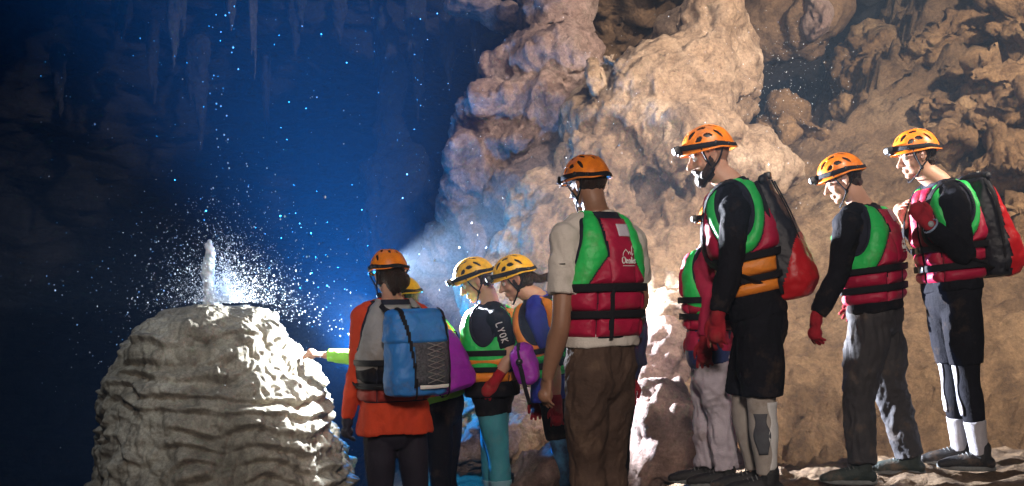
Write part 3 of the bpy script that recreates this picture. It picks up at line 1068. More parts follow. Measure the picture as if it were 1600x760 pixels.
def head_geo(g, hc, H, s, neck, female=False):
    r, fw, u = H
    ax = np.array([r, fw, u])

    def W(x, y, z):
        return hc + (r * x + fw * y + u * z) * s
    E = lambda c, q, nu=16: g.ell(W(*c), np.array(q) * s, ax, nu, 10)
    E((0, -.012, .030), (.076, .094, .086), 22)
    E((0, .026, -.020), (.061, .062, .070), 22)
    E((0, .022, -.068), (.052 if not female else .046, .052, .036))
    E((0, .062, -.092), (.024, .022, .018))
    g.tube([W(0, .084, .016), W(0, .098, -.010), W(0, .110, -.030)], np.array([.008, .010, .0125]) * s, 4, 10)
    E((.012, .096, -.034), (.008, .010, .007))
    E((-.012, .096, -.034), (.008, .010, .007))
    E((.030, .074, .026), (.024, .012, .008))
    E((-.030, .074, .026), (.024, .012, .008))
    E((0, .080, -.056), (.023, .014, .0065))
    E((0, .078, -.069), (.021, .014, .0070))
    E((.038, .055, -.028), (.022, .022, .022))
    E((-.038, .055, -.028), (.022, .022, .022))
    for sx in (-1, 1):
        g.tube([W(sx * .076, -.004, .022), W(sx * .083, -.014, .012), W(sx * .082, -.014, -.010), W(sx * .075, -.002, -.030)], np.array([.008, .010, .009, .007]) * s, 4, 8)
        E((sx * .076, -.004, -.004), (.007, .014, .022))
    g.tube([W(0, -.020, -.030), W(0, -.026, -.085), neck + UP * .005 * s, neck - UP * .05 * s], np.array([.062, .060, .064, .07]) * s * (.92 if female else 1), 6, 18)


def body_stations(w=1.0):
    return [(-.20, .05, .05, 0), (-.12, .135, .095, 0), (0, .165 * w, .112 * w, 0), (.30, .142 * w, .102 * w, .0), (.62, .160 * w, .118 * w, 0), (.80, .168, .110, 0),
            (.92, .130, .080, -.005), (.99, .075, .062, -.01), (1.05, .05, .05, -.01)]


def build(sp):
    """sp: dictionary of one person; all joints (photo px, py, depth shift) at depth d"""
    d, s = sp['d'], sp['s']
    J = lambda q: P(q[0], q[1], d + (q[2] if len(q) > 2 else 0))
    pel, neck, hc = J(sp['pel']), J(sp['neck']), J(sp['head'])
    f = frame(pel, neck, sp['yaw'], s)
    H = head_frame(sp['hyaw'], sp['hpitch'], sp.get('roll', 0))
    hs = s * sp.get('hs', 1.0)
    sw = sp.get('sw', .172)
    shL = neck - f.lat * sw * s - f.up * .065 * s
    shR = neck + f.lat * sw * s - f.up * .065 * s
    if 'shL' in sp:
        shL = J(sp['shL'])
    if 'shR' in sp:
        shR = J(sp['shR'])
    hipL, hipR = pel - f.lat * .088 * s - f.up * .03, pel + f.lat * .088 * s - f.up * .03
    arms, legs = {}, {}
    for k, sh in (('L', shL), ('R', shR)):
        arms[k] = (sh, J(sp['e' + k]), J(sp['w' + k]))
    for k, hp in (('L', hipL), ('R', hipR)):
        a = P_ground(sp['a' + k][0], d + sp['a' + k][1])
        a[2] += .085 * s
        legs[k] = (hp, J(sp['k' + k]), a)
    g = Geo()
    T = torso_grid(f, body_stations(sp.get('bw', 1)), 40, 40)
    g.rings(list(T[0]))
    head_geo(g, hc, H, hs, neck, sp.get('female', False))
    female = sp.get('female', False)
    am = (.88 if female else 1.0) * s * sp.get('arm', 1.0)
    hands = {}
    for k in 'LR':
        sh, e, w = arms[k]
        m1, m2 = (sh + e) / 2, (e * .7 + w * .3)
        g.tube([sh - f.up * .0, m1, e, m2, (e + 2 * w) / 3, w], np.array([.056, .049, .040, .043, .036, .027]) * am, 5, 14)
        g.ell(sh, np.array([.062] * 3) * am)
        g.tube([neck - f.up * .05 * s, (neck + sh) / 2 + f.up * .008 * s, sh], np.array([.055, .052, .052]) * am, 4, 12)
        D = unit(np.array(sp['h' + k][0]))
        Np = unit(np.array(sp['h' + k][1]))
        side = 1 if k == 'R' else -1
        # right hand: thumb side is D x palm ... sign by hand
        hands[k] = (w, D, Np, side, s * sp.get('hand', 1.0) * (.92 if female else 1), sp['h' + k][2])
        hand(g, *hands[k])
    for k in 'LR':
        hp, kn, an = legs[k]
        g.tube([hp, hp * .55 + kn * .45, kn, kn * .68 + an * .32, kn * .3 + an * .7, an], np.array([.088, .078, .056, .057, .042, .036]) * s, 5, 16)
        ya = math.radians(sp['foot'][0 if k == 'L' else 1])
        td = np.array([-math.sin(ya), math.cos(ya), 0])
        g.tube([an - td * .04 * s - UP * .035 * s, an + td * .05 * s - UP * .035 * s, an + td * .13 * s - UP * .055 * s, an + td * .18 * s - UP * .06 * s], np.array([.032, .034, .028, .020]) * s, 4, 12)
    me = remesh(g, .0055, 3)
    body = link('person', me, sp.get('skin', SKIN))
    tag(body, sp['label'], 'person')
    # eyes, hair
    r, fw, u = H
    W = lambda x, y, z: hc + (r * x + fw * y + u * z) * hs
    for sx in (-1, 1):
        g1, g2 = Geo(), Geo()
        g1.ell(W(sx * .031, .0735, .004), [.0125 * hs] * 3)
        g2.ell(W(sx * .031, .0840, .004), np.array([.006, .003, .006]) * hs, np.array([r, fw, u]))
        e = link('eye', g1.mesh(), EYEW, body)
        link('iris', g2.mesh(), HAIR, e)
        g1 = Geo()
        g1.tube([W(sx * .012, .086, .024), W(sx * .032, .086, .031), W(sx * .052, .070, .026)], np.array([.003, .004, .0025]) * hs, 4, 6)
        link('eyebrow', g1.mesh(), HAIR, body)
    if sp.get('hair', 1):
        g1 = Geo()
        ax = np.array([r, fw, u])
        g1.ell(W(0, -.030, .028), np.array([.083, .082, .082]) * hs, ax, 20, 14)
        if sp.get('hair', 1) >= 1:
            g1.ell(W(0, -.052, -.030), np.array([.066, .046, .046]) * hs, ax, 18, 12)
        if female:
            g1.ell(W(.05, -.012, -.012), np.array([.032, .045, .05]) * hs, ax)
            g1.ell(W(-.05, -.012, -.012), np.array([.032, .045, .05]) * hs, ax)
        for q in sp.get('bun', []):
            g1.tube([W(*c) for c in q[0]], np.array(q[1]) * hs, 6, 12)
        hm_ = remesh(g1, .006, 2)
        displace(hm_, lambda co, n: .004 * perlin(co * np.array([60, 60, 18.0])) + .003 * perlin(co * 90))
        link('hair', hm_, HAIR, body)
    if sp.get('beard'):
        g1 = Geo()
        ax = np.array([r, fw, u])
        g1.ell(W(0, .030, -.078), np.array([.058, .056, .036]) * hs, ax, 18, 12)
        g1.ell(W(0, .064, -.102), np.array([.036, .030, .032]) * hs, ax)
        g1.tube([W(.064, .0, -.005), W(.060, .020, -.05), W(.04, .05, -.08)], np.array([.014, .020, .024]) * hs, 4, 10)
        g1.tube([W(-.064, .0, -.005), W(-.060, .020, -.05), W(-.04, .05, -.08)], np.array([.014, .020, .024]) * hs, 4, 10)
        g1.tube([W(-.026, .078, -.06), W(0, .092, -.048), W(.026, .078, -.06)], np.array([.008, .008, .008]) * hs, 4, 8)
        hm_ = remesh(g1, .005, 1)
        displace(hm_, lambda co, n: .004 * perlin(co * 70) + .002)
        link('beard', hm_, HAIR, body)
    helmet(body, hc, H, sp.get('hel', H_OR), hs * sp.get('helm', 1.0), sp.get('lens', LENS), sp.get('lampa', 0), sp.get('lift', 0))
    # gloves
    for k in 'LR':
        gl = sp.get('g' + k)
        if gl:
            g1 = Geo()
            w, D = hands[k][0], hands[k][1]
            hand(g1, *hands[k], infl=.0022, spread=1.7)
            e = arms[k][1]
            g1.tube([w + unit(e - w) * .05 * s, w, w + D * .03], np.array([.036, .033, .034]) * s, 4, 14)
            link('glove', remesh(g1, .004, 1), gl, body)
    # trousers: (upto knee fraction, extra radius, material, loose)
    for (nm, m, upto, ex, amp, top) in sp['legs']:
        g1 = Geo()
        for k in 'LR':
            hp, kn, an = legs[k]
            pts = [hp + f.up * .02, hp * .55 + kn * .45, kn, kn * .68 + an * .32, kn * .3 + an * .7, an + UP * .0]
            rr = [.090 + ex * .5, .082 + ex * .9, .058 + ex, .059 + ex, .044 + ex * 1.2, .040 + ex * 1.35]
            c = catmull(pts, 6)
            rc = [q[0] for q in catmull([[x, 0, 0] for x in rr], 6)]
            n_ = max(3, int(round(len(c) * upto)))
            g1.tube(c[:n_], [x * s for x in rc[:n_]], 1, 20, ends=False)
        st = [(-.25, .05, .06, 0), (-.17, .125 + ex * .6, .095 + ex * .5, 0), (-.08, .160 + ex * .6, .112 + ex * .5, 0), (0, .176 + ex * .4, .122 + ex * .4, 0), (top, .160 + ex * .3, .117 + ex * .3, 0)]
        g1.rings(list(torso_grid(f, st, 40, 24)[0]))
        me = remesh(g1, .008, 3)
        cloth(me, amp, 9, seed=sp['seed'], zs=.5)
        link(nm, me, m, body)
    # lower leg covers / socks: (name, mat, from, to, extra)
    for (nm, m, a0, a1, ex, ks) in sp.get('lower', []):
        for k in ks:
            g1 = Geo()
            hp, kn, an = legs[k]
            pts = [hp + f.up * .02, hp * .55 + kn * .45, kn, kn * .68 + an * .32, kn * .3 + an * .7, an]
            rr = [.090, .081, .0585, .0595, .0445, .038]
            c = catmull(pts, 8)
            rc = [q[0] for q in catmull([[x, 0, 0] for x in rr], 8)]
            i0, i1 = int(len(c) * a0), min(len(c), int(round(len(c) * a1)))
            g1.tube(c[i0:i1], [(x + ex) * s for x in rc[i0:i1]], 1, 24, ends=False)
            me = remesh(g1, .006, 2)
            cloth(me, .0022, 10, seed=sp['seed'] + 4)
            link(nm, me, m, body)
    # shoes
    if sp.get('shoe'):
        for i, k in enumerate('LR'):
            an = legs[k][2]
            ya = math.radians(sp['foot'][i])
            td = np.array([-math.sin(ya), math.cos(ya), 0])
            tl = np.cross(td, UP)
            ax = np.array([tl, td, UP])
            g1 = Geo()
            Q = lambda x, y, z: an + (td * y + tl * x + UP * z) * s
            g1.tube([Q(0, -.030, -.035), Q(0, .03, -.030), Q(0, .09, -.042), Q(0, .155, -.052), Q(0, .195, -.056)], np.array([.040, .044, .042, .038, .026]) * s, 5, 16, ratio=.9)
            g1.tube([Q(0, -.01, -.02), Q(0, -.012, .035)], np.array([.046, .048]) * s, 3, 16)
            g1.ell(Q(0, -.05, -.045), np.array([.036, .032, .036]) * s, ax)
            me = remesh(g1, .006, 3)
            co, n = vn(me)
            co[:, 2] = np.maximum(co[:, 2], an[2] - .078 * s)
            setco(me, co)
            so = link('shoe', me, sp['shoe'], body)
            R = []
            for (z, ex) in ((-.086, -.003), (-.082, .002), (-.066, .003), (-.062, -.002)):
                R.append([Q((.040 + ex + .008 * math.sin(2 * a + .4)) * math.cos(a) * (1 - .18 * (math.sin(a) < -.3)), .068 + (.150 + ex) * math.sin(a), z + (.012 * max(0, math.sin(a)) ** 3)) for a in np.linspace(0, 2 * math.pi, 40, endpoint=False)])
            g2 = Geo()
            g2.rings(R)
            link('sole', g2.mesh(), SOLE, so)
            g2 = Geo()
            for j in range(5):
                y = .045 + j * .019
                z = .012 - j * .0075
                g2.tube([Q(-.026, y, z - .010), Q(0, y + .006, z + .006), Q(.026, y, z - .010)], [.003 * s] * 3, 4, 6)
            link('laces', g2.mesh(), SOLE, so)
    # shirt: (name, mat, torso from t, sleeve length in 0..2 (1 = elbow, 2 = wrist), extra, amp, to t)
    for (nm, m, t0, sl, ex, amp, t1) in sp.get('shirt', []):
        g1 = Geo()
        hem = ex + (.024 if t0 < .0 else 0)
        st = [(t0, .176 + hem, .122 + hem, 0), (t0 + .06, .176 + hem, .122 + hem, 0), (.34, .150 + ex, .108 + ex, 0), (.62, .168 + ex, .124 + ex, 0), (.80, .174 + ex, .114 + ex, 0), (.92, .138 + ex, .086 + ex, -.005), (.99, .080 + ex, .068 + ex * .5, -.01), (t1, .062 + ex * .5, .062 + ex * .5, -.01)]
        g1.rings(list(torso_grid(f, st, 48, 44)[0]))
        for k in 'LR':
            slk = sl[0 if k == 'L' else 1] if isinstance(sl, tuple) else sl
            if slk <= 0:
                continue
            sh, e, w = arms[k]
            pts = [sh, (sh + e) / 2, e, e * .7 + w * .3, (e + 2 * w) / 3, w]
            rr = np.array([.058, .052, .043, .045, .038, .029]) * am
            c = catmull(pts, 6)
            rc = [q[0] for q in catmull([[x, 0, 0] for x in rr], 6)]
            n_ = max(3, int(round(len(c) * (slk * .4 if slk <= 1 else .4 + (slk - 1) * .6))))
            g1.tube(c[:n_], [x + ex * (1 + .5 * (sl < 1 if not isinstance(sl, tuple) else 0) * i / n_) for i, x in enumerate(rc[:n_])], 1, 18, ends=False)
            g1.ell(sh, [.064 * am + ex] * 3)
            g1.tube([neck - f.up * .05 * s, (neck + sh) / 2 + f.up * .008 * s, sh], np.array([.055, .053, .056]) * am + ex, 4, 12)
        me = remesh(g1, .008, 3)
        cloth(me, amp, 8, seed=sp['seed'] + 2)
        link(nm, me, m, body)
    if sp.get('vest'):
        vest(body, f, sp, arms)
    sp['_f'], sp['_body'], sp['_arms'], sp['_H'], sp['_hc'], sp['_hs'], sp['_legs'] = f, body, arms, H, hc, hs, legs
    return sp


def vest(body, f, sp, arms):
    v = sp['vest']
    s = f.s
    w = v.get('w', 1.0)
    t0, t1 = v.get('t0', .04), v.get('t1', 1.0)
    fat = v.get('fat', .0)
    st = [(t0, .178 * w, .130 * w + fat, 0), (.30, .176 * w, .136 * w + fat, 0), (.55, .190 * w, .150 * w + fat, 0), (.75, .188 * w, .146 * w + fat, 0), (.88, .168 * w, .120 * w + fat * .6, 0),
          (.95, .140 * w, .100 * w, -.005), (t1, .098 * w, .086 * w, -.01), (t1 + .03, .088 * w, .082 * w, -.01)]
    T = torso_grid(f, st, 220, 150, n=2.7)
    G, N, lx, ly, lz = T[:5]
    X, Y, Z = lx / s, ly / s, lz / s
    L = f.L / s
    me = grid_mesh(G, 'life_vest')
    me = apply_mods(me, [('SOLIDIFY', dict(thickness=.012, offset=-1))])
    o = link('life_vest', me, v.get('base', NAVY), body)
    zs = L * .80
    e = np.sqrt((Y / v.get('ry', .078)) ** 2 + ((Z - zs) / v.get('rz', .13)) ** 2)
    e = np.where(np.abs(X) > .075, e, 9)
    k = .095
    zA, zB = L * v.get('sA', .42), L * v.get('sB', .20)     # the two belts
    zt = L * (t1 - .015)
    ring = np.minimum.reduce([(e - 1) * k, (v.get('e1', 2.1) - e) * k, np.abs(X) - .078])
    for sd in (-1, 1):
        panel('shoulder_panel', G, N, np.where(X * sd > 0, ring, -1), .026 * s, v['ring'], o)
    mid = np.where(np.abs(X) > .075, np.minimum((e - v.get('e1', 2.1)) * k, 1), .080 - np.abs(X))
    mid = np.maximum(mid, np.where((e > v.get('e1', 2.1)), .02, -1) * (np.abs(X) > .078)) if False else mid
    up = np.minimum.reduce([mid, Z - (zA + .012), zt - Z])
    back = Y < 0
    panel('back_panel', G, N, np.where(back, up, -1), .030 * s, v['main'], o, k=.014)
    fr = np.where(~back, np.minimum(up, np.abs(X) - .006), -1)
    for sd in (-1, 1):
        panel('front_panel', G, N, np.where(X * sd > 0, fr, -1), .034 * s, v['main'], o, k=.014)
    seg = np.minimum(np.abs(np.abs(X) - .13), np.where(back, 1, np.abs(X) - .006)) if v.get('seg', 1) else 1
    lo1 = np.minimum.reduce([zA - .012 - Z, Z - (zB + .012), seg + 0 * Z, (e - 1) * k])
    regs = [np.where(back & (np.abs(X) < .13), 1, -1), np.where(X > .13, 1, -1), np.where(X < -.13, 1, -1), np.where(~back & (X > 0) & (X < .13), 1, -1), np.where(~back & (X < 0) & (X > -.13), 1, -1)]
    for rg in regs:
        panel('waist_panel', G, N, np.minimum(lo1, rg), .028 * s, v.get('low', v['main']), o, k=.012)
    lo2 = np.minimum.reduce([zB - .012 - Z, Z - (L * t0 + .004), seg + 0 * Z])
    for rg in regs:
        panel('hem_panel', G, N, np.minimum(lo2, rg), .028 * s, v.get('hem', v.get('low', v['main'])), o, k=.012)
    for zz in (zA, zB):
        panel('belt', G, N, np.minimum(.019 - np.abs(Z - zz), 1), .004 * s, WEB, o, k=.002, base=.029 * s)
    # vertical belt on the back and the buckles in front
    if v.get('vert', 1):
        x0 = v.get('vx', -.05)
        panel('belt', G, N, np.where(back, np.minimum.reduce([.013 - np.abs(X - x0), zA - Z, Z - L * t0]), -1), .004 * s, WEB, o, k=.002, base=.029 * s)
    for zz in (zA, zB):
        g = Geo()
        c = surf(T, f, .0, zz * s, back=False, off=.034 * s)
        g.box(c, np.array([.028, .007, .018]) * s, np.array([f.lat, f.fwd, f.up]))
        link('buckle', bevelled(g, .003), BLACKP, o)
    # rolled edge of each armhole
    if v.get('pipe', 1):
        ring2 = .012 - np.abs((e - 1.0) * k)
        for sd in (-1, 1):
            panel('armhole_edge', G, N, np.where(X * sd > .078, ring2, -1), .014 * s, v.get('pipem', NAVY), o, k=.006, base=.004)
    if v.get('logo'):
        logo(T, f, o, *v['logo'])
    if v.get('patch'):
        x, z, hw, hh, m = v['patch']
        nn = 9
        Gp = np.array([[surf(T, f, (x + hw * (i / (nn - 1) * 2 - 1)) * s, (z + hh * (j / (nn - 1) * 2 - 1)) * s, True, .033 * s) for i in range(nn)] for j in range(nn)])
        me = grid_mesh(Gp, 'patch', wrap=False)
        me = apply_mods(me, [('SOLIDIFY', dict(thickness=.004, offset=0))])
        link('name_patch', me, m, o)
    sp['_T'] = T
    return o


# hand-drawn lettering of the crest on the vests: strokes in a unit box
STROKES = {
    'O': [[(.05, .45), (.10, .85), (.38, 1.0), (.66, .80), (.68, .35), (.45, .02), (.15, .08), (.05, .45)]],
    'x': [[(0, .62), (.15, .55), (.35, .10), (.5, .02)], [(.48, .60), (.3, .35), (.02, .0)]],
    'a': [[(.42, .50), (.22, .60), (.04, .35), (.10, .05), (.28, .04), (.42, .42)], [(.44, .58), (.44, .15), (.56, .02)]],
    'l': [[(.05, 1.05), (.05, .15), (.17, .02)]],
    'i': [[(.05, .58), (.05, .02)], [(.045, .80), (.055, .84)]],
    's': [[(.40, .52), (.20, .62), (.06, .48), (.36, .20), (.24, .0), (.02, .06)]],
}


def logo(T, f, parent, x, z, size, back=True):
    s = f.s
    g = Geo()

    def pt(a, b):
        return surf(T, f, (x + a * size) * s, (z + b * size) * s, back, .0335 * s)
    cx = -1.45
    for ch, w in (('O', .80), ('x', .60), ('a', .66), ('l', .26), ('i', .20), ('s', .5)):
        for stv in STROKES[ch]:
            pts = catmull([np.array([cx + q[0], q[1], 0]) for q in stv], 4)
            g.tube([pt(q[0], q[1]) for q in pts], [.0030 * s] * len(pts), 1, 5, ends=False)
        cx += w
    # the drawn mountain line above the word
    for stv in ([(-1.2, 1.25), (-1.0, 1.75), (-.5, 2.1), (-.1, 1.85), (.1, 1.45)], [(.0, 1.5), (.35, 1.9), (.6, 1.4), (.9, 2.3), (1.1, 2.6)], [(.75, 1.2), (.95, 1.55), (1.2, 1.5)]):
        pts = catmull([np.array([q[0], q[1], 0]) for q in stv], 4)
        g.tube([pt(q[0], q[1]) for q in pts], [.0020 * s] * len(pts), 1, 5, ends=False)
    g.tube([pt(a, -.42) for a in np.linspace(-1.3, 1.3, 12)], [.0018 * s] * 12, 1, 5, ends=False)
    link('crest', g.mesh(), WHITE, parent)


def bag_grid(c, ax, st, nu=110, nv=90, n=3.2):
    """upright bag: st rows (z, half width, half depth, x shift, y shift)"""
    st = np.array(st, dtype=float)
    V = np.linspace(0, 1, nv)
    k = np.linspace(0, 1, len(st))
    it = []
    for q in range(5):
        y = np.interp(V, k, st[:, q])
        for _ in range(6):
            y[1:-1] = (y[:-2] + 2 * y[1:-1] + y[2:]) / 4
        it.append(y)
    z, a, b, sx, sy = it
    U = np.linspace(0, 2 * math.pi, nu, endpoint=False)
    cx = np.sign(np.cos(U)) * np.abs(np.cos(U)) ** (2 / n)
    cy = np.sign(np.sin(U)) * np.abs(np.sin(U)) ** (2 / n)
    X = a[:, None] * cx + sx[:, None]
    Y = b[:, None] * cy + sy[:, None]
    Z = z[:, None] + 0 * U
    # creases
    q = np.stack([X, Y, Z], -1).reshape(-1, 3) + c
    G = c + X[..., None] * ax[0] + Y[..., None] * ax[1] + Z[..., None] * ax[2]
    N = grid_normals(G)
    if ((G - G.mean(axis=1, keepdims=True)) * N)[nv // 2].sum() < 0:
        N = -N
    dd = (.005 * billow(q * 6, 3, .5) + .008 * fbm(q * 9, 3)).reshape(nv, nu)
    edge = np.minimum(V, 1 - V)[:, None]
    G = G + N * (dd * smooth(0, .08, edge))[..., None]
    return G, N, X, Y, Z, V


def bag_body(name, G, m, parent):
    g = Geo()
    g.rings(list(G))
    return link(name, g.mesh(), m, parent)


def strap(pts, w, t, m, parent, name='strap', ref=None):
    g = Geo()
    g.tube(pts, [w] * len(pts), 6, 10, ratio=t / w, ref=ref, ends=False)
    return link(name, g.mesh(), m, parent)

# ================================================================== the cast, left to right
DN = (0, 0, -1)
LIME = mat('lime_sleeve', (0.30, 0.75, 0.08), 0.7, (0.24, 0.62, 0.06), 10, 0.5, 120)
REDSH = mat('red_orange_shirt', (0.62, 0.055, 0.012), 0.8, (0.48, 0.04, 0.01), 10, 0.6, 150)
TEAL = mat('teal_leggings', (0.06, 0.30, 0.36), 0.6, (0.04, 0.22, 0.28), 5, 0.3, 120, mud=0.3)
TEALP = mat('pale_teal_sock', (0.20, 0.38, 0.45), 0.7, (0.15, 0.30, 0.36), 8, 0.4, 120)
BLUESH = mat('royal_blue_shirt', (0.025, 0.04, 0.36), 0.7, (0.02, 0.03, 0.26), 8, 0.4, 120)
TEE = mat('white_tee', (0.66, 0.62, 0.56), 0.85, (0.56, 0.52, 0.47), 10, 0.5, 150, mud=0.25)
BROWN = mat('brown_trousers', (0.085, 0.05, 0.034), 0.8, (0.055, 0.032, 0.022), 7, 0.6, 110, mud=0.55)
PALE = mat('pale_trousers', (0.52, 0.47, 0.52), 0.85, (0.42, 0.38, 0.44), 8, 0.5, 110, mud=0.55)
DGREY = mat('dark_grey_trousers', (0.050, 0.048, 0.052), 0.8, (0.032, 0.030, 0.034), 7, 0.5, 110, mud=0.5)
BEIGE = mat('compression_sleeve', (0.40, 0.36, 0.32), 0.7, (0.32, 0.29, 0.26), 8, 0.3, 110, mud=0.5)
SOCK = mat('grey_sock', (0.42, 0.41, 0.44), 0.9, (0.34, 0.33, 0.36), 14, 0.6, 160, mud=0.6)
BLUEP = mat('blue_patterned_leggings', (0.10, 0.30, 0.55), 0.7, (0.03, 0.05, 0.10), 14, 0.3, 110)
CRIM = mat('crimson_sleeve', (0.46, 0.012, 0.07), 0.7, (0.34, 0.01, 0.05), 8, 0.5, 110)
BLUEBAG = mat('blue_drybag', (0.035, 0.22, 0.62), 0.5, (0.025, 0.17, 0.50), 8, 0.4, 60, mud=0.4)
PURPLE = mat('purple_drybag', (0.32, 0.02, 0.42), 0.45, (0.25, 0.015, 0.34), 8, 0.4, 60, mud=0.35)
BLACKBAG = mat('black_drybag', (0.020, 0.022, 0.032), 0.5, (0.013, 0.014, 0.02), 7, 0.4, 60)
REDBAG = mat('red_drybag', (0.52, 0.012, 0.02), 0.38, (0.42, 0.01, 0.016), 7, 0.3, 60, mud=0.4)
MESHY = mat('net_pocket', (0.020, 0.022, 0.030), 0.6, (0.10, 0.11, 0.13), 90, 0.6, 120)

A = build(dict(
    label='woman from behind in red orange long sleeves, hair in a bun, blue backpack', d=6.3, s=.98, seed=1, female=True,
    pel=(616, 655), neck=(612, 472), head=(607, 432), yaw=22, hyaw=30, hpitch=12, hs=.98,
    eL=(556, 580, -.02), wL=(543, 652, .02), hL=((-.05, .1, -1), (1, .2, 0), .45), eR=(672, 575, .12), wR=(650, 590, .34), hR=((-.4, .8, .1), (0, -.2, -1), .5), shL=(566, 496, -.04), shR=(655, 494, .08),
    kL=(596, 785, .03), kR=(652, 785, .1), aL=(594, .02), aR=(654, .1), foot=(22, 22),
    gL=mat('black_glove', (.02, .018, .03), .8, (.012, .01, .02), 20, .5, 120), gR=RGLOVE, bun=[([(0.01, -.095, -.02), (0.03, -.115, -.05), (.015, -.105, -.085)], (.040, .046, .034)), ([(-.03, -.07, -.03), (-.02, -.08, -.08), (-.01, -.08, -.12)], (.03, .026, .012))],
    legs=[('trousers', mat('black_leggings', (.018, .015, .028), .7, (.012, .01, .02), 8, .4, 120), 1, .006, .003, .15)],
    shirt=[('long_sleeved_top', REDSH, -.12, 2.0, .012, .010, 1.02)], shoe=SHOE, lens=LENS_OFF,
    vest=dict(ring=GREY, main=GREY, low=BLACK, hem=mat('dull_red_nylon', (.30, .03, .02), .6), w=1.02, fat=.01, t0=.16, sA=.50, sB=.30, t1=.99, e1=2.6, vert=0)))

B = build(dict(
    label='person mostly hidden behind the woman in red, lime sleeve reaching to the mound', d=6.85, s=.96, seed=2,
    pel=(690, 632, 0), neck=(658, 498), head=(630, 468), hs=.92, yaw=70, hyaw=85, hpitch=15, female=True,
    shL=(655, 512, -.12), eL=(588, 560, -.14), wL=(508, 555, -.1), hL=((-1, 0, .08), (0, .3, -1), .35), eR=(640, 560, .15), wR=(600, 560, .2), hR=((-1, 0, 0), (0, 0, -1), .4),
    kL=(688, 745, -.06), kR=(697, 745, .08), aL=(690, -.06), aR=(706, .1), foot=(80, 80), hel=H_YE,
    legs=[('leggings', BLACK, 1, .008, .003, .2)],
    shirt=[('lime_top', LIME, .05, 1.97, .012, .006, 1.02)], shoe=SHOE,
    vest=dict(ring=GREEN, main=ORANGE, w=.95, t0=.10, sA=.45, sB=.25, t1=1.0, vert=0)))

C = build(dict(
    label='person in profile with yellow helmet, teal leggings and green and orange vest', d=6.9, s=.98, seed=3,
    pel=(770, 612), neck=(765, 478), head=(744, 441), yaw=78, hyaw=92, hpitch=26, hel=H_YE, lampa=10,
    shL=(778, 500, -.15), eL=(797, 556, -.18), wL=(776, 592, -.20), hL=((-.55, .1, -.75), (.3, .9, 0), .25), eR=(775, 560, .2), wR=(745, 590, .15), hR=((-.7, 0, -.6), (0, -1, 0), .4),
    kL=(779, 712, -.06), kR=(768, 712, .08), aL=(786, -.06), aR=(776, .12), foot=(85, 85), gL=RGLOVE, gR=RGLOVE,
    legs=[('leggings', TEAL, .82, .008, .003, .0), ('shorts', BLACK, .17, .020, .005, .20)],
    lower=[('sock', TEALP, .62, 1, .012, 'LR')],
    shirt=[('black_tee', BLACK, -.04, .78, .012, .006, 1.02)], shoe=SHOE, lens=LENS,
    vest=dict(ring=GREEN, main=ORANGE, w=1.03, fat=.012, t0=.12, sA=.47, sB=.28, t1=.98, e1=2.3, vert=0)))

D = build(dict(
    label='person with dark braid, yellow helmet and royal blue sleeve beside the brown trousers', d=6.75, s=.98, seed=4, female=True,
    pel=(872, 610, .05), neck=(838, 466), head=(806, 438), yaw=74, hyaw=92, hpitch=22, hel=H_YE, lampa=5,
    shL=(838, 492, -.15), eL=(866, 566, -.16), wL=(870, 634, -.14), hL=((0, 0, -1), (.3, 1, 0), .45), eR=(835, 560, .2), wR=(840, 620, .2), hR=((0, 0, -1), (0, -1, 0), .4),
    kL=(884, 720, -.05), kR=(878, 720, .10), aL=(892, -.05), aR=(884, .12), foot=(85, 85), gL=RGLOVE, gR=RGLOVE,
    bun=[([(0, -.10, -.02), (-.02, -.14, -.05), (-.02, -.20, -.055), (0, -.26, -.09)], (.032, .026, .022, .012))],
    legs=[('leggings', BLUEP, 1, .006, .003, .0), ('shorts', BLACK, .30, .02, .004, .15)],
    shirt=[('blue_tee', BLUESH, -.04, .70, .014, .006, 1.02)], shoe=SHOE,
    vest=dict(ring=ORANGE, main=GREEN, low=GREEN, w=1.03, fat=.01, t0=.20, sA=.50, sB=.34, t1=.98, e1=1.8, vert=0)))

Fp = build(dict(
    label='person hidden behind the man in white tee, only a dark sleeve showing', d=6.35, s=.95, seed=5,
    pel=(962, 560), neck=(955, 425), head=(938, 376), yaw=60, hyaw=75, hpitch=15,
    shL=(935, 440, -.12), eL=(935, 505, -.15), wL=(930, 560, -.1), hL=((0, 0, -1), (0, 1, 0), .4), eR=(998, 520, .0), wR=(986, 592, -.02), hR=((-.1, 0, -1), (0, 1, 0), .4), shR=(985, 450, .02),
    kL=(955, 690, -.05), kR=(965, 690, .1), aL=(955, -.05), aR=(965, .1), foot=(60, 60), gL=RGLOVE, gR=RGLOVE,
    legs=[('trousers', BLACK, 1, .015, .004, .2)],
    shirt=[('navy_top', mat('navy_top', (.02, .028, .09), .7), -.1, 2, .014, .006, 1.02)], shoe=SHOE,
    vest=dict(ring=GREEN, main=RED, t1=.98, w=.9, vert=0)))

